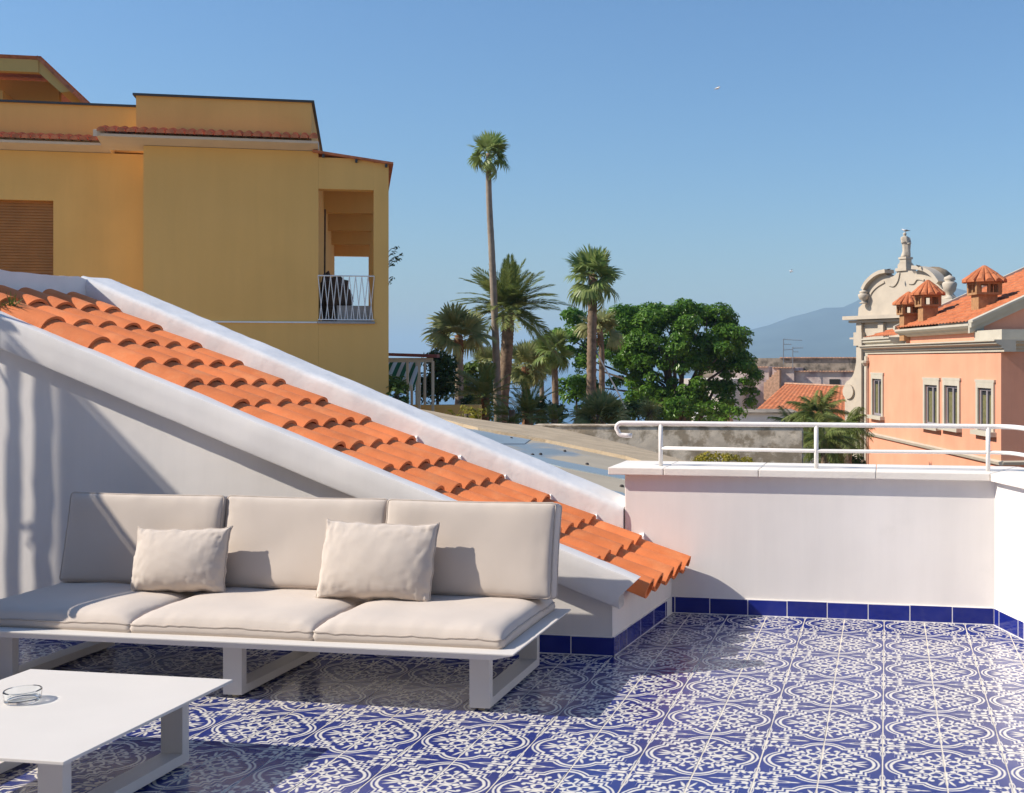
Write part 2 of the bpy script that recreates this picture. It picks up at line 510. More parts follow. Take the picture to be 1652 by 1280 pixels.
# ================================================================== FAR PARAPET with coping and blue skirting
WALL_Z, COP_Z = 0.724, 0.762
def skirting(root, p0, p1, lengths, name="skirting_tile", h=0.082):
    """glazed skirting tiles laid from p0 to p1 (terrace x, y), standing proud on the left-hand side seen along the run"""
    d = (Vector(p1) - Vector(p0)); L = d.length; d.normalize(); n = Vector((d.y, -d.x))
    pos = 0.0; k = 0
    while pos < L - 0.01:
        ln = lengths[k % len(lengths)]; k += 1
        a, b = pos + 0.0022, min(pos + ln, L) - 0.0022
        pos += ln
        if b - a < 0.004: continue
        q = [Vector(p0) + d * t + n * s for t, s in ((a, 0.009), (b, 0.009), (b, -0.003), (a, -0.003))]
        zt = h + random.uniform(-0.0015, 0.0015)
        MB(T).plan([(c.x, c.y) for c in q], 0.0015, zt).build(name, M['blue'], root, bevel=0.0012)
def grout_strip(root, p0, p1, h=0.0845):
    d = (Vector(p1) - Vector(p0)).normalized(); n = Vector((d.y, -d.x))
    q = [Vector(p0) + n * 0.0082, Vector(p1) + n * 0.0082, Vector(p1) - n * 0.004, Vector(p0) - n * 0.004]
    MB(T).plan([(c.x, c.y) for c in q], 0.0005, h).build("skirting_grout", M['rail'], root)
    q = [Vector(p0) + n * 0.0135, Vector(p1) + n * 0.0135, Vector(p1) + n * 0.0086, Vector(p0) + n * 0.0086]
    MB(T).plan([(c.x, c.y) for c in q], 0.0002, 0.0030).build("floor_joint", M['rail'], root)

wall = thing("parapet_wall", "low white plastered parapet wall with cream coping across the far end of the terrace", "wall", T(-0.4, 6.1, 0), -YAW)
MB(T).box(-1.372, 0.56, 5.925, 6.27, -0.1, WALL_Z).build("wall_body", M['plaster'], wall, bevel=0.006)
cx0 = -1.455
for ln in (0.30, 0.50, 0.60, 0.56):
    x1 = min(cx0 + ln, 0.5064)
    if cx0 + ln > 0.5: pts = [(cx0 + .0015, 5.885), (0.5064, 5.885), (0.68, 6.31), (cx0 + .0015, 6.31)]
    else: pts = [(cx0 + .0015, 5.885), (x1 - .0015, 5.885), (x1 - .0015, 6.31), (cx0 + .0015, 6.31)]
    MB(T).plan(pts, WALL_Z, COP_Z + random.uniform(-.001, .001)).build("coping_slab", M['coping'], wall, bevel=0.004)
    cx0 = x1
grout_strip(wall, (-1.118, 5.925), (0.534, 5.925))
skirting(wall, (-1.118, 5.925), (0.534, 5.925), [0.018, 0.186, 0.2, 0.2045, 0.2065, 0.208, 0.2095, 0.2105, 0.2105])

swall = thing("parapet_wall", "bright white side parapet meeting the far wall at the right edge of the picture", "wall", T(1.2, 4.6, 0), -YAW)
e = RW_A + RW_D * 4.2
MB(T).plan([tuple(RW_A - RW_D * 0.02), tuple(e), tuple(e + RW_N * 0.32), tuple(RW_A + RW_N * 0.32)][::1], -0.1, WALL_Z - 0.001).build("wall_body", M['plaster'], swall, bevel=0.006)
c0 = Vector((0.5094, 5.879)); c1 = e - RW_N * 0.04
seg = (c1 - c0).length; nseg = 5
for k in range(nseg):
    a = c0 + RW_D * (seg * k / nseg + (0.002 if k else 0.0)); b_ = c0 + RW_D * (seg * (k + 1) / nseg - 0.002)
    far = a + RW_N * 0.42
    if k == 0: far = Vector((0.684, 6.305))
    MB(T).plan([tuple(a), tuple(b_), tuple(b_ + RW_N * 0.42), tuple(far)], WALL_Z, COP_Z).build("coping_slab", M['coping'], swall, bevel=0.004)
grout_strip(swall, tuple(RW_A), tuple(e))
skirting(swall, tuple(RW_A + RW_D * 0.008), tuple(e), [0.055, 0.2])

# ------------------------------------------------------------------ handrail on the coping
rail = thing("handrail", "white tubular handrail standing on the far parapet coping", "railing", T(-0.4, 6.02, COP_Z), -YAW)
RY = 6.02
def arc(c, r, a0, a1, n=6):
    return [(c[0] + r * cos(a0 + (a1 - a0) * k / n), c[1] + r * sin(a0 + (a1 - a0) * k / n)) for k in range(n + 1)]
xh = -1.41; zt, zm, rt = 0.990, 0.857, 0.0122
hook = [(-1.355, 0.9225), (-1.385, 0.923)] + arc((xh, 0.945), 0.02, -pi / 2, -pi, 4) + arc((xh, zt - 0.03), 0.03, pi, pi / 2, 5)
top = [T(x, RY, z) for x, z in hook]
bend = Vector((0.62, RY))
for k in range(6): top.append(T(-1.3 + (bend.x - 0.08 + 1.3) * k / 5, RY, zt))
for k in range(1, 6):
    t = k / 5; p = Vector((bend.x - 0.08, RY)).lerp(bend, t).lerp(bend.lerp(bend + RW_D * 0.08, t), t); top.append(T(p.x, p.y, zt))
q = bend + RW_D * 3.6; top.append(T(q.x, q.y, zt))
MB().tube(top, rt, 12).build("top_rail", M['rail'], rail, smooth=True)
mid = [T(-1.196, RY, zm), T(-0.365, RY, zm - 0.004), T(bend.x - 0.08, RY, zm)]
for k in range(1, 6):
    t = k / 5; p = Vector((bend.x - 0.08, RY)).lerp(bend, t).lerp(bend.lerp(bend + RW_D * 0.08, t), t); mid.append(T(p.x, p.y, zm))
mid.append(T(q.x, q.y, zm))
MB().tube(mid, 0.0100, 10).build("middle_rail", M['rail'], rail, smooth=True)
for x in (-1.196, -0.365, 0.509):
    pb = MB().tube([T(x, RY, COP_Z - 0.01), T(x, RY, zt - 0.003)], 0.0115, 12).build("post", M['rail'], rail, smooth=True)
for t in (1.1, 2.2, 3.2):
    p = bend + RW_D * t
    MB().tube([T(p.x, p.y, COP_Z - 0.01), T(p.x, p.y, zt - 0.003)], 0.0115, 12).build("post", M['rail'], rail, smooth=True)

# ================================================================== TILED LEAN-TO ROOF at the left
SL = 0.40                                              # rise per metre towards the left
EX = -1.07                                             # eave
def plane_z(x): return 0.262 + SL * (EX - x)
lean = thing("tiled_lean_to", "white walled lean-to with a sloping strip of orange barrel tiles behind the sofa", "roof", T(-2.6, 5.4, 0), -YAW)
b = MB(T)
tz = lambda x: plane_z(x) - 0.045
b.hexa([T(-4.53, 5.01, -0.1), T(-1.217, 5.01, -0.1), T(-1.12, 5.925, -0.1), T(-4.53, 5.925, -0.1),
        T(-4.53, 5.01, tz(-4.53)), T(-1.217, 5.01, tz(-1.217)), T(-1.12, 5.925, tz(-1.12)), T(-4.53, 5.925, tz(-4.53))])
b.build("wall_body", M['plaster'], lean)
MB(T).box(-7.2, -4.531, 5.011, 6.24, -0.1, 1.60).build("upper_wall", M['plaster'], lean, bevel=0.01)

def rough_beam(name, x0, x1, zf, prof, n, amp, m, root, endcut=0.0, seed=0):
    """beam that follows the slope: prof is a closed loop of (y, dz); vertices roughened like hand-laid plaster"""
    g = MB(T); rows = []
    for k in range(n + 1):
        t = k / n; x = x0 + (x1 - x0) * t; row = []
        for (y, dz) in prof:
            xx = x + (endcut * (-dz) if t > 0.985 else 0.0)
            p = Vector((xx, y, zf(xx) + dz))
            nv = noise.noise_vector(Vector((x * 5 + seed, y * 9, dz * 9))) * amp + noise.noise_vector(Vector((x * 17 + seed, y * 21, dz * 21))) * amp * 0.5
            row.append(T(p.x, p.y + nv.y, p.z + nv.z))
        rows.append(row)
    m_ = len(prof)
    i0 = g.add([p for r in rows for p in r])
    for k in range(n):
        for q in range(m_):
            l = (q + 1) % m_
            g.face(i0 + k * m_ + q, i0 + k * m_ + l, i0 + (k + 1) * m_ + l, i0 + (k + 1) * m_ + q)
    g.face(*[i0 + q for q in range(m_)]); g.face(*[i0 + n * m_ + q for q in reversed(range(m_))])
    return g.build(name, m, root, auto=40)
def loop_rect(y0, y1, z0, z1, r=0.012, k=3):
    o = []
    for (cy, cz, a0) in ((y0 + r, z0 + r, pi), (y1 - r, z0 + r, 1.5 * pi), (y1 - r, z1 - r, 0), (y0 + r, z1 - r, pi / 2)):
        for q in range(k): a = a0 + (pi / 2) * q / (k - 1); o.append((cy + r * cos(a), cz + r * sin(a)))
    # extra points on the long sides so the roughness has something to bend
    out = []
    for a, c in zip(o, o[1:] + o[:1]):
        out.append(a); dd = sqrt((a[0] - c[0]) ** 2 + (a[1] - c[1]) ** 2)
        nn = int(dd / 0.035)
        for q in range(1, nn): out.append((a[0] + (c[0] - a[0]) * q / nn, a[1] + (c[1] - a[1]) * q / nn))
    return out
near_z = lambda x: 0.358 + 0.374 * (-1.088 - x)
rough_beam("raking_verge", -4.75, -1.088, near_z, loop_rect(4.932, 5.035, -0.165, 0.0, 0.014), 90, 0.0035, M['plaster'], lean, endcut=-0.75, seed=3)
far_z = lambda x: 0.560 + 0.392 * (-1.393 - x)
rough_beam("raking_parapet", -4.60, -1.378, far_z, loop_rect(5.912, 6.22, -0.36, 0.0, 0.03, 4), 110, 0.0048, M['plaster_rough'], lean, seed=9)
rough_beam("top_curb_side", -4.9, -4.56, lambda x: 1.80, loop_rect(4.93, 6.23, -0.22, 0.0, 0.03, 4), 14, 0.010, M['plaster_rough'], lean, seed=15)

def arch(w0, w1, h0, h1, length, th, n, inv=False):
    """half-barrel tile lying along x, lower end at x=0"""
    v = []; f = []
    for (x, w, h) in ((-length, w1, h1), (0.0, w0, h0)):
        for o in (0, 1):
            for k in range(n + 1):
                a = pi * k / n; ww, hh = w - o * th, h - o * th
                y, z = ww * cos(a), hh * sin(a)
                v.append((x, y, -z if inv else z))
    R = n + 1
    for k in range(n):
        f.append((k, k + 1, 2 * R + k + 1, 2 * R + k)); f.append((R + k + 1, R + k, 3 * R + k, 3 * R + k + 1))
        f.append((2 * R + k, 2 * R + k + 1, 3 * R + k + 1, 3 * R + k)); f.append((k + 1, k, R + k, R + k + 1))
    f.append((0, 2 * R, 3 * R, R)); f.append((n, R + n, 3 * R + n, 2 * R + n))
    me = bpy.data.meshes.new("roof_tile"); me.from_pydata(v, [], f); me.materials.append(M['terracotta'])
    bm = bmesh.new(); bm.from_mesh(me); bmesh.ops.recalc_face_normals(bm, faces=bm.faces); bm.to_mesh(me); bm.free()
    me.polygons.foreach_set("use_smooth", [True] * len(me.polygons)); me.set_sharp_from_angle(angle=radians(35)); me.update()
    return me
COVER = arch(0.0885, 0.079, 0.070, 0.058, 0.37, 0.015, 12)
PAN = arch(0.086, 0.078, 0.052, 0.048, 0.37, 0.013, 8, inv=True)
ANG = math.atan(SL); STEP = 0.253
li = Matrix.Rotation(YAW, 4, 'Z') @ Matrix.Translation(-lean.location)   # world to the lean-to's own space
for n in range(14):
    for c in range(6):
        y = 5.0 + 0.18 * c
        x = EX - STEP * n + 0.06 * (y - 5.09)
        if x - 0.3 < -4.60 and n > 13: continue
        j = random.uniform(-0.004, 0.004)
        if 5.05 < y < 5.93:
            place("pan_tile", PAN, lean, li @ T(x - 0.012 + j, y, plane_z(x) + 0.018), (0, ANG - 0.035, random.gauss(0, 0.006)))
        if c < 5:
            y += 0.09; x += 0.006; j = random.uniform(-0.006, 0.006)
            place("roof_tile", COVER, lean, li @ T(x + j, y + random.uniform(-.003, .003), plane_z(x) + 0.006 + random.uniform(-.002, .002)),
                  (random.gauss(0, 0.012), ANG - 0.038 + random.gauss(0, 0.004), random.gauss(0, 0.008)))
# mortar wedges where the courses meet the parapet
for n in range(1, 7):
    x = EX - STEP * n + 0.06
    z = plane_z(x) + 0.062
    MB(T).hexa([T(x - .05, 5.895, z - .06), T(x + .012, 5.895, z - .09), T(x + .006, 5.93, z - .09), T(x - .05, 5.93, z - .06),
                T(x - .03, 5.900, z - .01), T(x - .002, 5.900, z + .0), T(x - .006, 5.93, z + .018), T(x - .03, 5.93, z + .012)]).build("mortar_fillet", M['plaster_rough'], lean)
grout_strip(lean, (-4.4, 5.01), (-1.217, 5.01)); grout_strip(lean, (-1.217, 5.01), (-1.122, 5.91))
skirting(lean, (-4.4, 5.01), (-1.2075, 5.01), [0.1925] + [0.2] * 20)
skirting(lean, (-1.217, 5.004), (-1.124, 5.90), [0.075, 0.108, 0.205, 0.21, 0.2])

# ================================================================== SOFA
def sgn_pow(t, p): return math.copysign(abs(t) ** p, t)
def cushion(fr, cx, cy, cz, w, d, h, edge, seed, tilt=0.0, n=44, m=30, low=0.92, pw=5, wr=0.004, skew=0.0, rad=0.03):
    """box cushion: soft rounded slab w x d, thickness h in the middle and edge*h at the rim, tilt about x. Returns (MB, top seam, bottom seam)"""
    g = MB(fr)
    ct, st = cos(tilt), sin(tilt)
    def P(x, y, z):
        # local: x width, y depth, z thickness; tilt stands it up
        yy, zz = y * ct - z * st, y * st + z * ct
        return fr(cx + x + skew * yy, cy + yy, cz + zz)
    def outline(a, b):
        # a, b in -1..1 ; sides bow in slightly between the corners
        x = a * w / 2 * (1 - 0.012 * (1 - b * b)); y = b * d / 2 * (1 - 0.02 * (1 - a * a))
        r = rad
        ax, ay = abs(x) - (w / 2 - r), abs(y) - (d / 2 - r)
        if ax > 0 and ay > 0:
            l = sqrt(ax * ax + ay * ay); 
            if l > r: x = math.copysign(w / 2 - r + ax * r / l, x); y = math.copysign(d / 2 - r + ay * r / l, y)
        return x, y
    def spacing(k, n):
        t = 2 * k / n - 1
        return sgn_pow(t, 0.8) if False else sin(t * pi / 2) * 0.55 + t * 0.45
    def thick(a, b):
        f = ((1 - abs(a) ** pw) * (1 - abs(b) ** pw)) ** 0.5
        return h / 2 * (edge + (1 - edge) * f)
    def wrinkle(x, y, a, b):
        rim = max(abs(a), abs(b)) ** 6
        s = noise.noise(Vector((x * 6 + seed, y * 6, seed))) * wr
        s += noise.noise(Vector((x * 30 + seed * 3, y * 8, 1))) * wr * 0.8 * rim
        s += noise.noise(Vector((x * 8, y * 30 + seed, 5))) * wr * 0.8 * rim
        return s
    rows_t, rows_b = [], []
    for j in range(m + 1):
        b = spacing(j, m); rt_, rb_ = [], []
        for i in range(n + 1):
            a = spacing(i, n); x, y = outline(a, b)
            t = thick(a, b); wv = wrinkle(x, y, a, b)
            rt_.append(P(x, y, t + wv)); rb_.append(P(x, y, -h / 2 * low if low < 0.9 else -t * low))
        rows_t.append(rt_); rows_b.append(rb_)
    it = g.add([p for r in rows_t for p in r]); ib = g.add([p for r in rows_b for p in r]); W = n + 1
    for j in range(m):
        for i in range(n):
            k = j * W + i
            g.face(it + k, it + k + 1, it + k + W + 1, it + k + W); g.face(ib + k + W, ib + k + W + 1, ib + k + 1, ib + k)
    per = [i for i in range(n)] + [j * W + n for j in range(m)] + [m * W + i for i in range(n, 0, -1)] + [j * W for j in range(m, 0, -1)]
    # gusset with a slight bulge
    mid = []
    for q in per:
        p = (g.v[it + q] + g.v[ib + q]) / 2
        c = fr(cx, cy, cz); o = p - c; o -= (g.v[it + q] - g.v[ib + q]).normalized() * o.dot((g.v[it + q] - g.v[ib + q]).normalized())
        mid.append(p + o.normalized() * 0.006)
    im = g.add(mid); K = len(per)
    for q in range(K):
        l = (q + 1) % K
        g.face(it + per[q], im + q, im + l, it + per[l]); g.face(im + q, ib + per[q], ib + per[l], im + l)
    return g, [g.v[it + q] for q in per], [g.v[ib + q] for q in per]

sofa = thing("garden_sofa", "low white metal garden sofa with three beige seat and back cushions", "sofa", T(-2.54, 4.4, 0), -YAW)
SX0, SX1, SY0, SY1 = -3.73, -1.35, 4.02, 4.80
pl = MB(T)
zt_, zb_ = 0.250, 0.222
i = pl.add([T(SX0 + .06, SY0 + .012, zb_), T(SX1 - .085, SY0 + .012, zb_), T(SX1 - .085, SY1 - .05, zb_), T(SX0 + .06, SY1 - .05, zb_),
            T(SX0, SY0, zt_ - .006), T(SX1, SY0, zt_ - .006), T(SX1, SY1, zt_ - .006), T(SX0, SY1, zt_ - .006),
            T(SX0, SY0, zt_), T(SX1, SY0, zt_), T(SX1, SY1, zt_), T(SX0, SY1, zt_)])
for q in ((3, 2, 1, 0), (0, 1, 5, 4), (1, 2, 6, 5), (2, 3, 7, 6), (3, 0, 4, 7), (4, 5, 9, 8), (5, 6, 10, 9), (6, 7, 11, 10), (7, 4, 8, 11), (8, 9, 10, 11)):
    pl.face(*[i + k for k in q])
pl.build("seat_frame", M['metal'], sofa, bevel=0.002)
for x in (-3.60, -2.58, -1.56):
    lg = MB(T)
    prof = [(4.13, 0.012), (4.76, 0.012), (4.76, zb_ + .004), (4.13, zb_ + .004)]
    inner = [(4.165, 0.045), (4.725, 0.045), (4.725, zb_ - 0.03), (4.165, zb_ - 0.03)]
    g_ = T
    for a in range(4):
        c = (a + 1) % 4
        if a == 2: continue
        o1, o2, i1, i2 = prof[a], prof[c], inner[a], inner[c]
        if a == 1: i2 = (i2[0], zb_ + .004)
        if a == 3: i1 = (i1[0], zb_ + .004)
        lg.hexa([T(x, o1[0], o1[1]), T(x + .08, o1[0], o1[1]), T(x + .08, o2[0], o2[1]), T(x, o2[0], o2[1]),
                 T(x, i1[0], i1[1]), T(x + .08, i1[0], i1[1]), T(x + .08, i2[0], i2[1]), T(x, i2[0], i2[1])])
    leg = lg.build("leg_frame", M['metal'], sofa)
    for fy in (4.155, 4.735):
        MB().lathe(T(x + .04, fy, 0), [(0.013, 0.0), (0.013, 0.0125)], 12).build("foot", M['foot'], leg)
# low back frame that carries the back cushions
bf = MB(T)
for x in (-3.58, -2.54, -1.50):
    bf.hexa([T(x, 4.70, .25), T(x + .05, 4.70, .25), T(x + .05, 4.715, .25), T(x, 4.715, .25), T(x, 4.795, .60), T(x + .05, 4.795, .60), T(x + .05, 4.81, .60), T(x, 4.81, .60)])
bf.hexa([T(-3.60, 4.797, .56), T(-1.43, 4.797, .56), T(-1.43, 4.811, .56), T(-3.60, 4.811, .56), T(-3.60, 4.807, .62), T(-1.43, 4.807, .62), T(-1.43, 4.821, .62), T(-3.60, 4.821, .62)])
bf.build("back_frame", M['metal'], sofa)

xs = [(-1.42, -2.170), (-2.175, -2.95), (-2.955, -3.71)]
for k, (xa, xb) in enumerate(xs):
    w = xa - xb
    g, st, sb = cushion(T, (xa + xb) / 2, 4.43, 0.2505 + 0.0315, w + .012, 0.70, 0.112, 0.02, 11 + 7 * k, low=0.56, pw=7, wr=0.006, rad=0.022)
    c = g.build("seat_cushion", M['fabric'], sofa, smooth=True)
    MB().tube(st, 0.0042, 6, closed=True).build("piping", M['piping'], c, smooth=True)
bx = [(-1.372, -2.126), (-2.132, -2.89), (-2.896, -3.66)]
for k, (xa, xb) in enumerate(bx):
    w = xa - xb
    tl = radians(90 - 11 - (1.5 if k == 1 else 0)); hgt = 0.395
    g, st, sb = cushion(T, (xa + xb) / 2, 4.655 + 0.012 * (k == 1), 0.331 + hgt / 2 * sin(tl), w, hgt, 0.13, 0.66, 41 + 5 * k, tilt=tl, pw=8, rad=0.018)
    c = g.build("back_cushion", M['fabric'], sofa, smooth=True)
    MB().tube(st, 0.0042, 6, closed=True).build("piping", M['piping'], c, smooth=True)
    MB().tube(sb, 0.0042, 6, closed=True).build("piping", M['piping'], c, smooth=True)

def pillow(name, label, x, y, z, w, h, t, lean_, roll_, turn, seed):
    """knife-edge scatter cushion standing on its long edge"""
    root = thing(name, label, "pillow", T(x, y, z), -YAW, group="scatter pillows on the sofa")
    R = Matrix.Rotation(turn, 3, 'Z') @ Matrix.Rotation(-lean_, 3, 'X') @ Matrix.Rotation(roll_, 3, 'Y')
    g = MB(); n, m = 44, 32; rows = [[], []]
    for s in (0, 1):
        for j in range(m + 1):
            row = []
            for i in range(n + 1):
                a = sin((2 * i / n - 1) * pi / 2) * .6 + (2 * i / n - 1) * .4; b = sin((2 * j / m - 1) * pi / 2) * .6 + (2 * j / m - 1) * .4
                pin = 0.055
                xx = a * w / 2 * (1 - pin * (1 - b ** 4) * (0.6 + 0.4 * sin(seed))); zz = b * h / 2 * (1 - pin * 1.6 * (1 - a ** 4))
                xx += noise.noise(Vector((b * 3 + seed, 0, 1))) * 0.006 * abs(a) ** 3; zz += noise.noise(Vector((a * 4 + seed, 2, 0))) * 0.009 * abs(b) ** 3
                f = max(0.0, (1 - a * a) * (1 - b * b)) ** 0.42
                sag = 1 - 0.22 * b
                yy = t / 2 * f * sag
                rim = (1 - f) * (f > 0)
                wv = noise.noise(Vector((a * 3.2 + seed, b * 2.5, 3 + s))) * 0.003 * f ** 0.5 + noise.noise(Vector((a * 13 + seed, b * 4.5, 7))) * 0.010 * rim
                wv += noise.noise(Vector((a * 5, b * 14 + seed, 9))) * 0.007 * rim
                ang = noise.noise(Vector((a * 2.2 + b * 3.5 + seed, 4, s)))
                wv += (1 - abs(ang)) ** 6 * 0.0022 * (f ** 0.6)
                yy = max(yy + wv * (f > 0), 0.0)
                p = R @ Vector((xx, -yy if s == 0 else yy, zz))
                row.append(T(x, y, z) + T(p.x, p.y, p.z + h / 2 * cos(lean_)))
            rows[s].append(row)
    g.grid(rows[0]); i1 = len(g.v); g.grid([list(reversed(r)) for r in rows[1]])
    c = g.build("cover", M['fabric'], root, smooth=True, fix=True)
    me = c.data; bm = bmesh.new(); bm.from_mesh(me); bmesh.ops.remove_doubles(bm, verts=bm.verts, dist=0.0004); bmesh.ops.recalc_face_normals(bm, faces=bm.faces); bm.to_mesh(me); bm.free()
    me.polygons.foreach_set("use_smooth", [True] * len(me.polygons))
    r0 = rows[0]
    loop = r0[0][:-1] + [r[-1] for r in r0[:-1]] + list(reversed(r0[-1]))[:-1] + [r[0] for r in reversed(r0[1:])]
    MB().tube(loop, 0.0034, 6, closed=True).build("piping", M['piping'], root, smooth=True)
    return root
pillow("scatter_pillow", "smaller crumpled beige scatter pillow at the left end of the sofa", -3.005, 4.492, 0.328, 0.43, 0.285, 0.15, radians(15), radians(-1.5), radians(4), 2.3)
pillow("scatter_pillow", "larger beige scatter pillow leaning between the middle and right back cushions", -2.10, 4.492, 0.328, 0.50, 0.335, 0.14, radians(15), radians(1.2), radians(2), 6.1)

# ================================================================== COFFEE TABLE
table = thing("coffee_table", "low square white metal coffee table in the left foreground", "table", T(-2.56, 3.13, 0), -YAW)
MB(T).box(-2.945, -2.175, 2.735, 3.54, 0.242, 0.252).build("table_top", M['metal'], table, bevel=0.002)
MB(T).box(-2.86, -2.26, 2.80, 3.46, 0.222, 0.2415).build("apron", M['metal'], table, bevel=0.002)
for x in (-2.34, -2.86):
    lg = MB(T)
    lg.box(x, x + .078, 2.84, 2.875, 0.012, 0.2225); lg.box(x, x + .078, 3.39, 3.425, 0.012, 0.2225); lg.box(x, x + .078, 2.8752, 3.3898, 0.012, 0.045)
    leg = lg.build("leg_frame", M['metal'], table)
    for fy in (2.86, 3.405):
        MB().lathe(T(x + .04, fy, 0), [(0.013, 0.0), (0.013, 0.0125)], 12).build("foot", M['foot'], leg)

# glass ashtray
gm = bpy.data.materials.new("clear_glass"); gm.use_nodes = True
_b = gm.node_tree.nodes["Principled BSDF"]
_b.inputs["Transmission Weight"].default_value = 1.0; _b.inputs["Roughness"].default_value = 0.02; _b.inputs["IOR"].default_value = 1.47
_b.inputs["Base Color"].default_value = (0.96, 0.98, 0.98, 1)
M['glass'] = gm
ac = T(-2.69, 3.20, 0.2525)
ash = thing("ashtray", "round clear glass ashtray on the coffee table", "ashtray", ac, 0)
prof = [(0.048, 0.0), (0.052, 0.004), (0.055, 0.034), (0.053, 0.037), (0.049, 0.036), (0.046, 0.012), (0.040, 0.009), (0.004, 0.009)]
MB().lathe(ac, prof, 40).build("bowl", M['glass'], ash, auto=35)
# ================================================================== OUTSIDE STAIR just beyond the left edge: its sloping side throws the shadow on the wall and sofa
stair = thing("outside_stair", "white plastered outside stair climbing away beyond the left edge of the terrace", "stairs", T(-5.4, 3.7, 0), -YAW)
MB(T).prism([(-7.03, 0.001), (-3.78, 0.001), (-3.78, 0.76), (-7.03, 3.80)], 3.895, 3.915).build("side_wall", M['plaster'], stair)
for k in range(15):
    x0 = -3.84 - k * 0.21
    MB(T).box(x0 - 0.21, x0 - 0.001, 3.30, 3.894, 0.001, 0.10 + k * 0.195).build("step", M['coping'], stair)
MB().tube([T(-3.75, 3.905, 0.757), T(-7.03, 3.905, 3.828)], 0.014, 8).build("hand_rail", M['rail'], stair, smooth=True)
M['wood'] = mat("weathered_wood", (0.30, 0.22, 0.15), 0.8, 0.2, 6, 0.3, 60)
post_root = thing("shadow_posts", "unseen rough posts with bare vine added beyond the left edge to throw shadow bands", "shadow_posts", T(-5.45, 4.55, 0), -YAW)  # out-of-frame posts and twigs added for their shadows on the left wall
rv = random.Random(12)
for (x, y, r, h) in ((-5.52, 4.55, 0.0150, 2.52), (-5.36, 4.55, 0.0185, 2.52), (-5.80, 4.55, 0.016, 2.52)):
    pts = [T(x + noise.noise(Vector((x * 9, k * .45, 0))) * .012, y, h * k / 26) for k in range(27)]
    MB().tube(pts, [r * (1 + 0.35 * noise.noise(Vector((x * 5, k * 1.3, 4)))) for k in range(27)], 10).build("post", M['wood'], post_root, smooth=True)
MB().tube([T(-6.1, 4.55, 2.50), T(-5.25, 4.55, 2.38)], .014, 8).build("cross_beam", M['wood'], post_root, smooth=True)
for k in range(15):
    x = rv.choice((-5.52, -5.36, -5.36, -5.80)); z = rv.uniform(1.0, 2.3); L_ = rv.uniform(.10, .30); a = rv.choice((-1, 1)) * rv.uniform(.5, 1.1)
    p0 = Vector((x, 4.55, z)); p1 = p0 + Vector((L_ * cos(a) * rv.choice((-1, 1)) * .55, rv.uniform(-.03, .03), L_ * sin(a)))
    md = p0.lerp(p1, .5) + Vector((rv.uniform(-.02, .02), 0, rv.uniform(-.02, .02)))
    MB().tube([T(*p0), T(*md), T(*p1)], [.0075, .0055, .003], 6).build("vine", M['wood'], post_root, smooth=True)

# ================================================================== LAND, SEA, MOUNTAIN, AIR
M['soil'] = mat("bounce_paving", (0.38, 0.29, 0.20), 0.95, 0.3, 0.6, 0.4, 3)  # pale warm paving in place of soil, to bounce light up onto the facades
M['seawater'] = mat("sea_water", (0.012, 0.085, 0.21), 0.22, 0.15, 0.02, 0.0, 1, 0.5)
M['hill'] = mat("far_wooded_slope", (0.055, 0.075, 0.065), 0.95, 0.35, 0.004)
nt = M['seawater'].node_tree
_g = nt.nodes.new("ShaderNodeNewGeometry"); _n = nt.nodes.new("ShaderNodeTexNoise"); _n.inputs["Scale"].default_value = 0.35; _n.inputs["Detail"].default_value = 6
_bp = nt.nodes.new("ShaderNodeBump"); _bp.inputs["Strength"].default_value = 0.6; _bp.inputs["Distance"].default_value = 0.6
nt.links.new(_g.outputs["Position"], _n.inputs["Vector"]); nt.links.new(_n.outputs["Fac"], _bp.inputs["Height"])
nt.links.new(_bp.outputs[0], nt.nodes["Principled BSDF"].inputs["Normal"])

gr = MB()
edge = [(-90, 60), (-40, 86), (-15, 96), (0, 104), (20, 118), (60, 128), (140, 135)]
i = gr.add([V(-90, -60, -8.2)] + [V(x, y, -8.2) for x, y in edge] + [V(140, -60, -8.2)] + [V(-90, -60, -50)] + [V(x * 1.02, y + 4, -50) for x, y in edge] + [V(140, -60, -50)])
n_ = len(edge) + 2
gr.face(*[i + k for k in range(n_)])
for k in range(n_):
    l = (k + 1) % n_; gr.face(i + k, i + l, i + n_ + l, i + n_ + k)
tag(gr.build("ground", M['soil']), kind="structure")
MB().box(-11000, 11000, -400, 12500, -48.5, -48.0).build("sea", M['seawater'])["kind"] = "structure"

# Mountain rising to the right behind the church
HX, HYD = 11, 5000.0
ridge = [(1080, 580), (1130, 566), (1180, 540), (1208, 533), (1240, 525), (1275, 512), (1300, 506), (1330, 497), (1360, 496), (1378, 488), (1420, 466), (1470, 452), (1530, 462), (1600, 480), (1700, 500), (1850, 530), (2100, 560), (2500, 580)]
mt = MB(); rows = []
for j in range(10):
    t = j / 9; row = []
    for k in range(len(ridge) * 4 - 3):
        q = k / 4; a = int(q); f = q - a
        u = ridge[a][0] + ((ridge[min(a + 1, len(ridge) - 1)][0] - ridge[a][0]) * f); v = ridge[a][1] + ((ridge[min(a + 1, len(ridge) - 1)][1] - ridge[a][1]) * f)
        top = at(u, v, HYD)
        z = -55 + (top.z + 55) * (t ** 0.8) if t > 0 else -55
        y = HYD - 1500 * (1 - t)
        z += noise.noise(Vector((top.x * .004, y * .004, 2))) * 12 * (t < 1) * t
        row.append(V(top.x, y, z))
    rows.append(row)
rows.append([V(p.x, p.y + 900, -55) for p in rows[-1]])
mt.grid(rows).build("mountain", M['hill'], smooth=True)["kind"] = "structure"

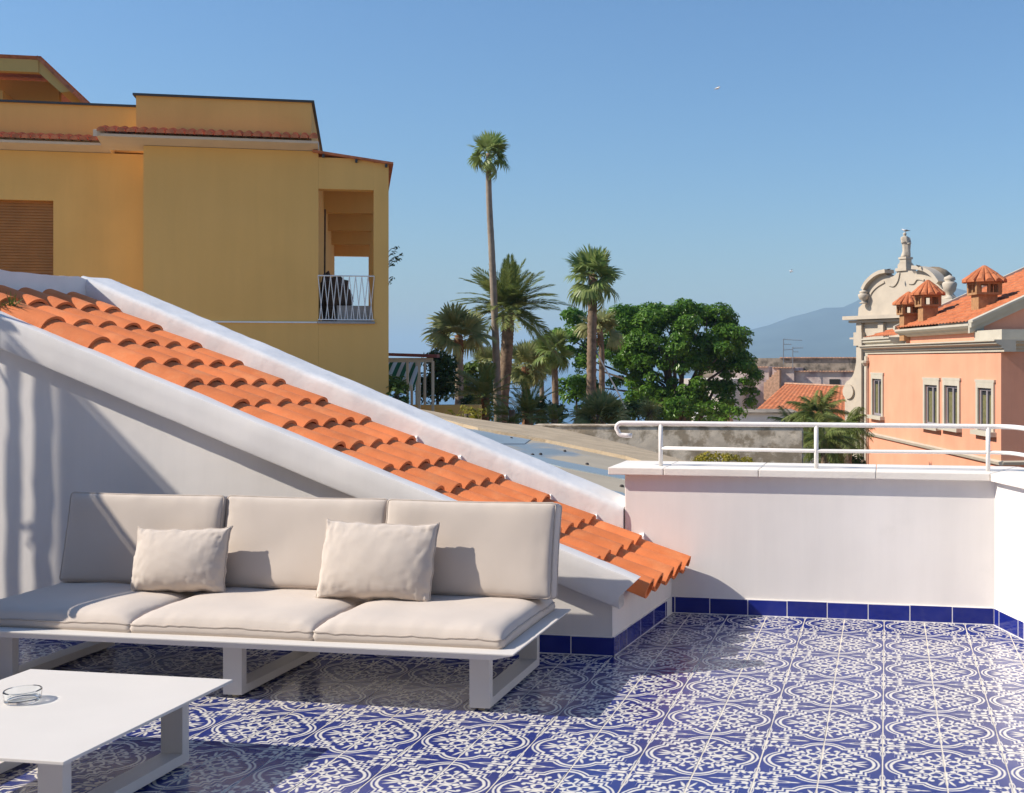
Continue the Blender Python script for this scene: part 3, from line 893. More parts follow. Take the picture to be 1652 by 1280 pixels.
hz = MB().box(-10500, 10500, -350, 12300, -51.5, 245).build("haze", [], None)
hm = bpy.data.materials.new("sea_haze"); hm.use_nodes = True
hn = hm.node_tree.nodes; hn.clear()
ho = hn.new("ShaderNodeOutputMaterial"); hv = hn.new("ShaderNodeVolumePrincipled")
hv.inputs["Color"].default_value = (0.53, 0.77, 1.0, 1); hv.inputs["Density"].default_value = 0.00021
hm.node_tree.links.new(hv.outputs[0], ho.inputs["Volume"])
hz.data.materials.append(hm); tag(hz, kind="stuff")

# ================================================================== NEIGHBOURING FLAT ROOF behind the tiles
RP = lambda x, y: 0.44 - 0.156 * (x + 0.42) - 0.0375 * (y - 7)
def on_roof(u, v, dz=0.0):
    k, s = (u - CX) / F, (v - HY) / F
    # EYE - s*Y = .44 - .156*(k*Y + .42) - .0375*(Y-7) + dz
    Y = (EYE - 0.44 + 0.156 * 0.42 - 0.0375 * 7 - dz) / (s - 0.156 * k - 0.0375)
    return V(k * Y, Y, RP(k * Y, Y) + dz)
def membrane():
    m = mat("grey_roof_membrane", (0.42, 0.35, 0.25), 0.6, 0.15, 1.2, 0.12, 8, 0.4)
    nt = m.node_tree; N = nt.nodes; L = nt.links; b = N["Principled BSDF"]
    g = N.new("ShaderNodeNewGeometry"); n = N.new("ShaderNodeTexNoise"); n.inputs["Scale"].default_value = 0.55; n.inputs["Detail"].default_value = 5
    mp = N.new("ShaderNodeMapping"); mp.inputs["Scale"].default_value = (1.6, 0.55, 1); mp.inputs["Rotation"].default_value = (0, 0, 0.5); mp.inputs["Location"].default_value = (3.1, 0.4, 0)
    L.new(g.outputs["Position"], mp.inputs[0]); L.new(mp.outputs[0], n.inputs["Vector"])
    r = N.new("ShaderNodeMapRange"); r.inputs[1].default_value = 0.60; r.inputs[2].default_value = 0.66; L.new(n.outputs["Fac"], r.inputs[0])
    mx = N.new("ShaderNodeMix"); mx.data_type = 'RGBA'; mx.inputs[7].default_value = (0.235, 0.27, 0.30, 1)  # glossier patches, their colour tinted to carry the sky's reflection
    src = b.inputs["Base Color"].links[0].from_socket
    L.new(r.outputs[0], mx.inputs[0]); L.new(src, mx.inputs[6]); L.new(mx.outputs[2], b.inputs["Base Color"])
    r2 = N.new("ShaderNodeMapRange"); r2.inputs[3].default_value = 0.62; r2.inputs[4].default_value = 0.30
    L.new(r.outputs[0], r2.inputs[0]); L.new(r2.outputs[0], b.inputs["Roughness"])
    return m
M['membrane'] = membrane()
M['sandcement'] = mat("sandy_cement", (0.44, 0.345, 0.235), 0.95, 0.14, 2.5, 0.35, 25, 0.2, col2=(0.33, 0.26, 0.18), mix_scale=3, mix_lo=0.5, mix_hi=0.75)
M['oldcement'] = mat("lichened_concrete", (0.64, 0.54, 0.42), 0.95, 0.2, 6, 0.25, 40, 0.2, col2=(0.34, 0.27, 0.19), mix_scale=3.2, mix_lo=0.46, mix_hi=0.56)
M['skycoat'] = mat("sky_tint_coating", (0.25, 0.30, 0.335), 0.35, 0.08, 1.0, 0.05, 6, 0.5)  # glossy coating, with the blue of the reflected sky put into its colour
M['nail'] = mat("dark_fixing", (0.06, 0.05, 0.045), 0.7)

roof = thing("flat_roof", "neighbouring flat roof with grey membrane sheets and a sandy cement kerb", "roof", V(-2, 9, 0.3))
# body of the roof
REAR = [(618, 655), (651, 656), (700, 664), (733, 671), (814, 683), (868, 687), (927, 697), (1010, 717), (1100, 742), (1240, 782)]
FRONT = [(1240, 808), (1100, 763), (1010, 736), (880, 709), (771, 690), (677, 667), (640, 661), (618, 660)]
slab = MB()
cor = [on_roof(u, v) for u, v in REAR] + [V(1.3, 6.36, RP(1.3, 6.36)), V(-5.6, 6.85, RP(-5.6, 6.85))]
i = slab.add(cor); n_ = len(cor); j = slab.add([V(p.x, p.y, -8.3) for p in cor])
slab.face(*[i + k for k in range(n_)])
for k in range(n_):
    l = (k + 1) % n_; slab.face(i + k, j + k, j + l, i + l)
slab.build("roof_slab", M['membrane'], roof)
def sheet(name, px, dz, m, th=0.004):
    pts = [on_roof(u, v, dz) for u, v in px]
    g = MB(); n = len(pts); a = g.add(pts); b_ = g.add([p - V(0, 0, th + 0.004) for p in pts])
    g.face(*[a + k for k in range(n)])
    for k in range(n):
        l = (k + 1) % n; g.face(a + k, b_ + k, b_ + l, a + l)
    return g.build(name, m, roof)
sheet("coating_sheet", [(842, 731), (1002, 763), (1080, 775), (1080, 790), (1003, 772), (905, 753), (870, 744)], 0.008, M['skycoat'])
sheet("coating_sheet", [(742, 693), (775, 693), (800, 700), (856, 709), (846, 716), (812, 716), (777, 710)], 0.006, M['skycoat'])
sheet("coating_sheet", [(945, 782), (1005, 795), (1030, 812), (1000, 812), (960, 800)], 0.008, M['skycoat'])
sheet("kerb", REAR + FRONT, 0.035, M['sandcement'], 0.05)
for (u, v) in ((773, 690), (881, 708), (911, 729), (859, 735), (872, 734), (947, 750), (825, 708), (1003, 786), (679, 667)):
    p = on_roof(u, v, 0.0); MB().lathe(p, [(0.018, 0.0), (0.016, 0.012), (0.008, 0.018)], 7).build("roof_fixing", M['nail'], roof)

cw = Frame(at(1080, 0, 16.6) * 1.0, (1, -0.08), (0.08, 1)); cw.o.z = 0
x0, _ = cw.meas(862, 690); x1, _ = cw.meas(1296, 690); _, zt1 = cw.meas(1000, 687)
wl = thing("boundary_wall", "weathered grey concrete boundary wall with flaking patches behind the handrail", "wall", cw((x0 + x1) / 2, 0.1, -1))
g = MB(cw); g.box(x0, x1, 0, 0.28, -8.2, zt1 - 0.012).build("wall_body", M['oldcement'], wl, bevel=0.02)
MB(cw).box(x0, x1 + .01, -0.015, 0.295, zt1 - 0.012, zt1 + 0.006).build("white_edge", M['oldcement'], wl)

# slab added out of sight behind the lean-to, bouncing warm light at the ochre house
MB().box(-22, -6.2, 8.2, 23.4, -8.3, 0.15).build("bounce_roof", M['sandcement'])
tag(bpy.context.scene.objects["bounce_roof"], "hidden sandy flat slab added behind the tiled lean-to to bounce light onto the ochre house", "roof")
# unseen wall added behind the viewpoint to block sky light from the terrace
M['skyblock'] = mat("cream_block_render", (0.62, 0.50, 0.38), 0.9, 0.06, 1.0, 0.1, 14)
blk = thing("sky_block_wall", "unseen cream wall added behind the viewpoint to block sky light", "building", T(-1, -1.6, 0), -YAW)
MB(T).box(-9.0, 6.0, -2.2, -1.6, -0.2, 5.6).build("wall_body", M['skyblock'], blk)
MB(T).box(-0.6, 0.5, -1.601, -1.57, 0.02, 2.2).build("door", M['metal'], blk)

# ================================================================== YELLOW APARTMENT HOUSE
M['ochre'] = mat("ochre_render", (0.76, 0.455, 0.15), 0.9, 0.07, 0.7, 0.15, 14, 0.15, col2=(0.66, 0.40, 0.14), mix_scale=0.35, mix_lo=0.45, mix_hi=0.75, streak=0.05)
M['soffit'] = mat("pale_soffit", (0.62, 0.50, 0.38), 0.9, 0.05)
M['darkcap'] = mat("dark_lead_capping", (0.045, 0.05, 0.055), 0.5, 0.1)
M['farclay'] = mat("old_red_clay", (0.50, 0.165, 0.075), 0.85, 0.3, 7, 0.1, 40)
M['shutter'] = mat("brown_roller_shutter", (0.42, 0.17, 0.04), 0.6, 0.12, 3)
M['whitepaint'] = mat("white_paint", (0.72, 0.72, 0.72), 0.6, 0.05)
M['greystone'] = mat("grey_stone_sill", (0.33, 0.33, 0.34), 0.8, 0.1, 5)
M['junk'] = mat("dry_brush", (0.075, 0.045, 0.03), 0.95, 0.4, 8, 0.5, 30)
M['pot'] = mat("pale_planter", (0.40, 0.36, 0.33), 0.9, 0.15, 5)
BF = Frame((-6.695, 25.52, 0), (.981, .193), (-.277, .961))
house = thing("apartment_house", "shaded ochre apartment house with flat parapets and a corner loggia", "building", V(-9.5, 28, -8.2))

def walls_with_holes(g, x0, x1, z0, z1, y0, y1, holes):
    """solid wall in the frame of g, left open at holes (xa, xb, za, zb)"""
    xs_ = sorted({x0, x1, *[h[0] for h in holes], *[h[1] for h in holes]})
    for a, b_ in zip(xs_, xs_[1:]):
        mx = (a + b_) / 2
        cuts = sorted([(h[2], h[3]) for h in holes if h[0] < mx < h[1]])
        z = z0
        for c, d in cuts:
            if c > z: g.box(a, b_, y0, y1, z, c)
            z = d
        if z < z1: g.box(a, b_, y0, y1, z, z1)
    return g
EAV = 5.93
# main block, the recessed left block and its shuttered window
MB(BF).box(-5.10, -1.502, 0, 16, -8.2, EAV).build("wall", M['ochre'], house)
xa, za = BF.meas(-60, 447, 1.15); xb, zb = BF.meas(86, 324, 1.15)
walls_with_holes(MB(BF), -14, -5.102, -8.2, EAV, 1.15, 1.45, [(xa, xb, za - 1.1, zb)]).build("wall", M['ochre'], house)
MB(BF).box(-14, -5.102, 1.46, 15, -8.2, EAV - 0.01).build("inner_wall", M['ochre'], house)
sh = MB(BF)
n_s = 44; h_s = (zb - za + 1.1) / n_s
for k in range(n_s):
    z = za - 1.1 + h_s * k
    sh.hexa([BF(xa, 1.25, z), BF(xb, 1.25, z), BF(xb, 1.30, z), BF(xa, 1.30, z), BF(xa, 1.272, z + h_s * .94), BF(xb, 1.272, z + h_s * .94), BF(xb, 1.30, z + h_s * .94), BF(xa, 1.30, z + h_s * .94)])
tag(sh.build("shutter_slats", M['shutter'], house), kind="stuff")
# eaves with clay tiles
def eave(x0, x1, y, over, zs, rows_=3):
    MB(BF).sweep_x([(y - over, zs + 0.10), (y + .35, zs - 0.06), (y + .35, zs + 0.26), (y - over, zs + 0.155)], x0, x1).build("eave_soffit", M['soffit'], house)
    g = MB(BF); n = int((x1 - x0) / 0.19)
    for r in range(rows_):
        ya, yb = y - over - 0.06 + r * 0.24, y - over + 0.26 + r * 0.24
        zc = zs + 0.175 + r * 0.06
        for k in range(n):
            c = x0 + (k + .5) * (x1 - x0) / n
            prof = [(c + 0.085 * cos(a), 0.095 * sin(a)) for a in [pi * q / 6 for q in range(7)]]
            A = g.add([BF(px, ya, zc + pz + .02) for px, pz in prof]); B = g.add([BF(px, yb, zc + pz + 0.05) for px, pz in prof])
            for q in range(6): g.face(A + q, A + q + 1, B + q + 1, B + q)
            g.face(*[A + q for q in range(7)])
    tag(g.build("eave_tiles", M['farclay'], house), kind="stuff")
eave(-5.95, -1.50, 0, 0.42, EAV)
eave(-14, -5.96, 1.15, 0.42, EAV)
g = MB(BF); g.hexa([BF(-6.0, -.48, EAV + .08), BF(-5.93, -.48, EAV + .08), BF(-5.3, .35, EAV + .3), BF(-5.4, .35, EAV + .3), BF(-6.0, -.48, EAV + .22), BF(-5.93, -.48, EAV + .22), BF(-5.25, .35, EAV + .42), BF(-5.4, .35, EAV + .42)])
g.build("hip_mortar", M['soffit'], house)
# roof parapets with dark capping
PT = 7.06
MB(BF).box(-5.30, -1.66, 0.30, 7.5, EAV + .1, PT).build("parapet", M['ochre'], house)
MB(BF).box(-5.36, -1.60, 0.24, 7.6, PT, PT + 0.045).build("parapet_cap", M['darkcap'], house)
MB(BF).box(-14, -5.31, 1.55, 7.5, EAV + .1, PT + .0).build("parapet", M['ochre'], house)
MB(BF).box(-14, -5.37, 1.49, 7.6, PT, PT + 0.045).build("parapet_cap", M['darkcap'], house)
# loggia at the corner
ZF, ZL = 2.17, 5.11
MB(BF).box(-1.50, 0, 0, 17.6, -8.2, ZF).build("loggia_base", M['ochre'], house)
MB(BF).box(-0.322, 0, 0, 0.32, ZF, 5.72).build("corner_pier", M['ochre'], house)
MB(BF).box(-1.50, -0.323, 0, 0.32, ZL, 5.80).build("lintel", M['ochre'], house)
for y in (4.2, 8.35, 12.5):
    MB(BF).box(-1.50, -.20, y, y + .3, ZL, 5.70).build("ceiling_beam", M['ochre'], house)
MB(BF).box(-1.50, -0.20, 16.9, 17.2, ZL, 5.70).build("ceiling_beam", M['ochre'], house)
for y in (4.2, 8.35, 12.5, 16.9):
    MB(BF).box(-0.30, -.02, y - .01, y + .31, ZF, ZL - .001).build("side_pier", M['ochre'], house)
MB(BF).box(-1.66, -1.503, 16.2, 17.3, ZF, 5.7).build("side_pier", M['ochre'], house)
g = MB(BF)
g.hexa([BF(-1.62, -.10, 5.90), BF(.10, -.10, 5.68), BF(.10, 17.7, 5.68), BF(-1.62, 17.7, 5.90), BF(-1.62, -.10, 5.95), BF(.10, -.10, 5.73), BF(.10, 17.7, 5.73), BF(-1.62, 17.7, 5.95)])
g.build("loggia_roof", M['farclay'], house)
for x in (-1.42, -.72, -.08):
    MB(BF).box(x, x + .05, -.09, .0, 5.70 - x * .128 + -.09, 5.68 - x * .128 + .0).build("rafter_end", M['darkcap'], house)
MB(BF).box(-1.52, -.30, -.06, .2, ZF - .035, ZF + .012).build("balcony_sill", M['greystone'], house)
xw, _ = BF.meas(300, 520)
MB(BF).box(xw, -1.53, -.035, -.001, ZF - .03, ZF + .005).build("string_course", M['whitepaint'], house)
# zig-zag railing
rl = thing("balcony_railing", "white zigzag metal railing across the loggia opening", "railing", BF(-.9, -.02, ZF + .02))
zr0, zr1 = ZF + .05, ZF + 1.02
MB().tube([BF(-1.51, -.02, zr1), BF(-.31, -.02, zr1)], .016, 6).build("top_rail", M['whitepaint'], rl)
MB().tube([BF(-1.51, -.02, zr0), BF(-.31, -.02, zr0)], .013, 6).build("bottom_rail", M['whitepaint'], rl)
nb = 9; w_ = 1.2 / nb
for k in range(nb):
    xl = -1.51 + w_ * k
    MB().tube([BF(xl, -.02, zr1), BF(xl + w_ * .75, -.02, zr0)], .0095, 5).build("bar", M['whitepaint'], rl)
    MB().tube([BF(xl + w_, -.02, zr1), BF(xl + w_ * .25, -.02, zr0)], .0095, 5).build("bar", M['whitepaint'], rl)
# things kept in the loggia
def lump(name, c, r, m, label, cat, seed, amp=.35):
    me = bpy.data.meshes.new(name); bm = bmesh.new(); bmesh.ops.create_icosphere(bm, subdivisions=3, radius=1.0)
    for v in bm.verts:
        d = 1 + amp * noise.noise(v.co * 2.2 + Vector((seed, 0, 0))) + amp * .5 * noise.noise(v.co * 6 + Vector((0, seed, 0)))
        v.co = Vector((v.co.x * r[0], v.co.y * r[1], v.co.z * r[2])) * d
    bm.to_mesh(me); bm.free(); me.materials.append(m)
    o = link(name, me); o.location = c; tag(o, label, cat); return o
lump("brush_pile", BF(-1.14, .75, ZF + .50), (.34, .3, .55), M['junk'], "dark heap of dry brush behind the zigzag railing", "brush pile", 3)
lump("sack", BF(-1.36, 1.5, ZF + .55), (.16, .25, .66), M['junk'], "dark tall bundle against the left side of the loggia", "bundle", 8, .2)
MB(BF).box(-1.12, -.36, .35, .62, ZF + .013, ZF + .38).build("planter_box", M['pot'], None, bevel=.01)
tag(bpy.context.scene.objects["planter_box"], "pale rectangular planter box on the loggia floor behind the railing", "planter")
MB(BF).tube([BF(-1.40, .9, ZF + .1), BF(-1.385, .9, ZF + 2.6)], .02, 6).build("pole", M['junk'], None)
tag(bpy.context.scene.objects["pole"], "thin dark pole leaning on the left side of the loggia", "pole")

# penthouse at the far left on top
ph = thing("penthouse", "ochre rooftop penthouse with a tiled overhanging roof at the top left", "building", BF(-8, 9, EAV))
PHY = 8.0
xg, zg = BF.meas(62, 97, PHY); xe, ze = BF.meas(118, 152, PHY + 5)
_, zs_ = BF.meas(62, 117, PHY)
MB(BF).box(-16, xg, PHY, PHY + .25, zs_, zg).build("fascia", M['ochre'], ph)
g = MB(BF)
g.hexa([BF(-16, PHY, zg), BF(xg, PHY, zg), BF(xg + .05, PHY + 9, zg), BF(-16, PHY + 9, zg), BF(-16, PHY - .08, zg + .09), BF(xg + .08, PHY - .08, zg + .09), BF(xg + .1, PHY + 9, zg + .1), BF(-16, PHY + 9, zg + .1)])
g.build("roof_front", M['farclay'], ph)
xk, zk = BF.meas(118, 154, PHY + .3)
g = MB(BF)
g.hexa([BF(xg, PHY + .02, zs_), BF(xk - .25, PHY + .02, zk), BF(xk - .25, PHY + 7, zk), BF(xg, PHY + 7, zs_), BF(xg, PHY + .02, zg), BF(xk, PHY + .02, zk + .05), BF(xk, PHY + 7, zk + .05), BF(xg, PHY + 7, zg)])
g.build("sloping_eave", M['ochre'], ph)
g = MB(BF)
g.hexa([BF(xg - .02, PHY - .06, zg + .02), BF(xk + .05, PHY - .06, zk - .02), BF(xk + .05, PHY + 7, zk - .02), BF(xg - .02, PHY + 7, zg + .02), BF(xg - .02, PHY - .06, zg + .12), BF(xk + .1, PHY - .06, zk + .06), BF(xk + .1, PHY + 7, zk + .06), BF(xg - .02, PHY + 7, zg + .12)])
g.build("roof_slope", M['farclay'], ph)
xw1, _ = BF.meas(68, 150, PHY + 2)
walls_with_holes(MB(BF), -16, xw1 + .45, EAV, zs_ + .2, PHY + 2, PHY + 2.3, [(xw1 - 1.2, xw1 + .02, EAV + .1, zs_ - .75)]).build("wall", M['ochre'], ph)
MB(BF).box(xw1 - 1.15, xw1 - .75, PHY + .9, PHY + 2.0, EAV, zs_ - .35).build("chimney_block", M['ochre'], ph)

# creeper at the right corner of the house
# ================================================================== PINK HOUSE
M['pink'] = mat("salmon_render", (0.735, 0.335, 0.215), 0.9, 0.06, 0.8, 0.12, 14, 0.15, col2=(0.69, 0.305, 0.195), mix_scale=0.5, mix_lo=0.45, mix_hi=0.8, streak=0.07)
M['stone'] = mat("grey_moulded_stone", (0.47, 0.425, 0.345), 0.85, 0.07, 2, 0.08, 20)
M['pinktile'] = mat("orange_roof_tiles", (0.45, 0.135, 0.05), 0.85, 0.22, 3, 0.1, 30, col2=(0.52, 0.19, 0.08), mix_scale=2, mix_lo=.45, mix_hi=.7)
M['brickclay'] = mat("chimney_brick", (0.36, 0.19, 0.085), 0.9, 0.2, 8, 0.3, 30)
M['pane'] = mat("dark_window_glass", (0.03, 0.035, 0.035), 0.05, 0.3, 2, 0.0, 1, 0.6)
M['sash'] = mat("grey_window_sash", (0.28, 0.25, 0.27), 0.5, 0.05)
M['curtain'] = mat("green_gold_curtain", (0.14, 0.13, 0.055), 0.9, 0.25, 9)
PF = Frame((10.38, 38.0, 0), (-.127, .992), (.992, .127))
pink = thing("pink_house", "salmon pink house with grey stone cornices behind the right end of the handrail", "building", PF(7, 4, -8.2))
xL = 15.7
wins = [(1409, 1424, 612, 672), (1494, 1514, 622, 688), (1526, 1547, 623, 690), (1580, 1602, 627, 697)]
holes = []
for (ua, ub, va, vb) in wins:
    x_near, z1_ = PF.meas(ub, va); x_far, z1b = PF.meas(ua, va); _, z0_ = PF.meas(ub, vb)
    holes.append((x_near, x_far, z0_, z1_))
walls_with_holes(MB(PF), 0, xL, -8.2, 1.62, 0, 0.35, holes).build("wall", M['pink'], pink)
MB(PF).box(.36, xL - .01, 0.36, 9, -8.2, 1.60).build("inner_wall", M['pane'], pink)
MB(PF).box(0, .35, .351, 16, -8.2, 1.62).build("end_wall", M['pink'], pink)
for h in holes:
    a, b_, z0_, z1_ = h; fw = .20
    w = MB(PF); w.box(a - fw, a, -.07, .05, z0_, z1_ + fw); w.box(b_, b_ + fw, -.07, .05, z0_, z1_ + fw); w.box(a, b_, -.07, .05, z1_, z1_ + fw)
    win = w.build("window", M['stone'], pink)
    MB(PF).box(a - fw - .06, b_ + fw + .06, -.075, .0, z1_ + fw, z1_ + fw + .09).build("hood", M['stone'], win)
    MB(PF).box(a - fw - .12, b_ + fw + .12, -.22, .05, z0_ - .16, z0_).build("sill", M['stone'], win)
    MB(PF).box(a, b_, .10, .12, z0_, z1_).build("pane", M['pane'], win)
    for (p, q) in ((a + .1, a + (b_ - a) * .42), (a + (b_ - a) * .60, b_ - .1)):
        MB(PF).box(p, q, .085, .0985, z0_ + .1, z1_ - .25).build("curtain", M['curtain'], win)
    s = MB(PF); m_ = (a + b_) / 2
    for (p, q) in ((a, a + .09), (b_ - .09, b_), (m_ - .06, m_ + .06)): s.box(p, q, .03, .0995, z0_, z1_)
    s.box(a + .09, m_ - .06, .035, .0985, z1_ - .1, z1_); s.box(a + .09, m_ - .06, .035, .0985, z0_, z0_ + .1); s.box(m_ + .06, b_ - .09, .035, .0985, z1_ - .1, z1_); s.box(m_ + .06, b_ - .09, .035, .0985, z0_, z0_ + .1)
    s.build("sash", M['sash'], win)
def cornice(root, x0, x1, z, prof, name="cornice", ymax=.35, ret=None):
    """moulding along the facade; prof of (projection, dz) from bottom to top"""
    g = MB(PF); P = [(ymax, z + prof[0][1])] + [(-p, z + dz) for p, dz in prof] + [(ymax, z + prof[-1][1])]
    g.sweep_x(P, x0, x1)
    return g.build(name, M['stone'], root)
big = [(.06, -.02), (.06, .08), (.14, .10), (.14, .17), (.32, .25), (.32, .31), (.40, .33), (.40, .38)]
cornice(pink, -.40, xL + .2, 1.622, big)
def cornice_end(root, y0, y1, x, z, prof, name="cornice"):
    g = MB(PF); n = len(prof) + 2
    P = [(x + .3, z + prof[0][1])] + [(x - p, z + dz) for p, dz in prof] + [(x + .3, z + prof[-1][1])]
    a = g.add([PF(px, y0, pz) for px, pz in P]); b_ = g.add([PF(px, y1, pz) for px, pz in P])
    g.face(*[a + k for k in range(n)]); g.face(*[b_ + k for k in reversed(range(n))])
    for k in range(n): l = (k + 1) % n; g.face(a + k, a + l, b_ + l, b_ + k)
    return g.build(name, M['stone'], root)
cornice_end(pink, .352, 16, 0, 1.620, big)
MB(PF).box(.3, 2.75, .15, 12, 2.005, 2.36).build("attic_block", M['stone'], pink)
# string course and rain pipes
cornice(pink, -.10, xL, -2.18, [(.0, 0), (.10, .02), (.14, .12), (.0, .16)], "string_course", .02)
cornice_end(pink, .02, 16, 0, -2.18, [(.0, 0), (.10, .02), (.14, .12), (.0, .16)], "string_course")
MB().tube([PF(xL - .12, -.12, -8), PF(xL - .12, -.12, 1.5)], .075, 8).build("rain_pipe", M['stone'], pink, smooth=True)
MB().lathe(PF(xL - .12, -.14, 0), [(.08, 1.05), (.2, 1.2), (.2, 1.3), (.08, 1.31)], 8).build("rain_hopper", M['stone'], pink)
# upper block with pitched roof
x1u, x2u = 2.78, 11.3
MB(PF).box(x1u, x2u, .42, 9, 1.8, 2.34).build("upper_wall", M['pink'], pink)
cornice(pink, x1u - .05, x2u + .1, 2.33, [(-.30, -.02), (-.16, .05), (-.10, .12), (-.02, .14), (.06, .22), (.06, .30)], "eave_cornice", .5)
SLP = .445
def pitched(x0, x1, y0, y1, z0, rows_, amp=.05, name="roof", pitch=.36):
    """tiled roof plane rising with y, corrugated down the slope"""
    g = MB(PF); n = int((x1 - x0) / pitch * 4); R = []
    for r in range(rows_):
        for e_ in (0, 1):
            t = (r + e_) / rows_; y = y0 + (y1 - y0) * t; row = []
            for k in range(n + 1):
                x = x0 + (x1 - x0) * k / n
                row.append(PF(x, y, z0 + SLP * (y - y0) + amp * abs(sin(pi * (x - x0) / pitch)) + (.05 if e_ == 0 else 0)))
            R.append(row)
    return g.grid(R).build(name, M['pinktile'], pink, fix=False)
pitched(x1u - .1, x2u + .15, -.05, 7.8, 2.64, 22)
g = MB(PF)   # raking gable end facing the camera and its moulding
g.hexa([PF(x1u, .45, 2.30), PF(x1u + .3, .45, 2.30), PF(x1u + .3, 8, 2.30), PF(x1u, 8, 2.30), PF(x1u, .45, 2.62), PF(x1u + .3, .45, 2.62), PF(x1u + .3, 8, 2.62 + SLP * 7.55), PF(x1u, 8, 2.62 + SLP * 7.55)])
g.build("gable_wall", M['pink'], pink)
for (dx, h0, h1) in ((.40, .04, .12), (.28, -.14, .035), (.12, -.34, -.145)):
    g = MB(PF)
    g.hexa([PF(x1u - dx, -.06, 2.62 + h0), PF(x1u + .02, -.06, 2.62 + h0), PF(x1u + .02, 8, 2.62 + h0 + SLP * 8.06), PF(x1u - dx, 8, 2.62 + h0 + SLP * 8.06),
            PF(x1u - dx, -.06, 2.62 + h1), PF(x1u + .02, -.06, 2.62 + h1), PF(x1u + .02, 8, 2.62 + h1 + SLP * 8.06), PF(x1u - dx, 8, 2.62 + h1 + SLP * 8.06)])
    g.build("raking_cornice", M['stone'], pink)
g = MB(PF)
g.hexa([PF(x2u + .05, -.06, 2.62), PF(x2u + .28, -.06, 2.62), PF(x2u + .28, 8, 2.62 + SLP * 8.06), PF(x2u + .05, 8, 2.62 + SLP * 8.06), PF(x2u + .05, -.06, 2.79), PF(x2u + .28, -.06, 2.79), PF(x2u + .28, 8, 2.79 + SLP * 8.06), PF(x2u + .05, 8, 2.79 + SLP * 8.06)])
g.build("raking_cornice", M['stone'], pink)
# lower tiled strip at the far end
cornice(pink, x2u + .3, xL + .25, 2.02, [(.05, -.02), (.05, .06), (.18, .12), (.18, .22), (.26, .24), (.26, .3)], "eave_cornice", .5)
_keep = SLP; SLP = .30
pitched(x2u + .3, xL + .3, -.1, 5, 2.33, 10)
SLP = _keep

def chimney(u, vtop, vbase, Yd, sc, label):
    p = at(u, vbase, Yd); top = at(u, vtop, Yd).z
    z0 = p.z; H_ = top - z0
    c = thing("chimney", label, "chimney", p, 0, group="brick chimneys on the pink house")
    fr = Frame((p.x, p.y, z0), PF.ex.xy, PF.ey.xy)
    hw = sc
    zc = H_ * .40; zd = H_ * .66
    MB(fr).box(-hw * .62, hw * .62, -hw * .62, hw * .62, -.45, zc).build("shaft", M['brickclay'], c)
    MB(fr).box(-hw * .82, hw * .82, -hw * .82, hw * .82, zc, zc + H_ * .045).build("ledge", M['brickclay'], c)
    vp = lambda *a: MB(fr).box(*a).build("vent_pillar", M['brickclay'], c)
    for sx in (-1, 1):
        for sy in (-1, 1):
            vp(sx * hw * .70 - .13 * hw, sx * hw * .70 + .13 * hw, sy * hw * .70 - .13 * hw, sy * hw * .70 + .13 * hw, zc + H_ * .046, zd)
    for s in (-1, 1):
        vp(-.08 * hw, .08 * hw, s * hw * .72 - .08 * hw, s * hw * .72 + .08 * hw, zc + H_ * .046, zd); vp(s * hw * .72 - .08 * hw, s * hw * .72 + .08 * hw, -.08 * hw, .08 * hw, zc + H_ * .046, zd)
    MB(fr).box(-hw * .84, hw * .84, -hw * .84, hw * .84, zd - H_ * .05, zd).build("vent_head", M['brickclay'], c)
    # conical cap of barrel tiles
    n = 14; hc = H_ - zd
    MB().lathe(fr(0, 0, 0), [(hw * 1.22, zd + .002), (hw * .75, zd + hc * .45), (hw * .06, zd + hc * .98)], 14).build("cap_core", M['pinktile'], c)
    for k in range(n):
        a = 2 * pi * (k + .5) / n
        for (r0, r1, h0, h1, w0, w1) in ((1.38, .78, -.02, .44, .27, .17), (.86, .10, .40, .98, .19, .05)):
            g = MB(); d = V(cos(a), sin(a), 0); s = V(-sin(a), cos(a), 0)
            A = fr(0, 0, zd + hc * h0) + d * hw * r0; B = fr(0, 0, zd + hc * h1) + d * hw * r1
            ia = g.add([A + s * hw * w0 * cos(t) + V(0, 0, hw * w0 * .8 * sin(t)) for t in [pi * q / 5 for q in range(6)]])
            ib = g.add([B + s * hw * w1 * cos(t) + V(0, 0, hw * w1 * .8 * sin(t)) for t in [pi * q / 5 for q in range(6)]])
            for q in range(5): g.face(ia + q, ia + q + 1, ib + q + 1, ib + q)
            g.face(*[ia + q for q in range(6)])
            g.build("cap_tile", M['pinktile'], c)
chimney(1588, 429, 508, 43.2, .60, "largest brick chimney with conical tiled cap at the right on the pink roof")
chimney(1497, 452, 524, 47.6, .52, "middle-sized brick chimney with conical tiled cap in front of the church gable")
chimney(1466, 471, 533, 49.0, .50, "lowest and leftmost brick chimney with tiled cap on the pink roof")

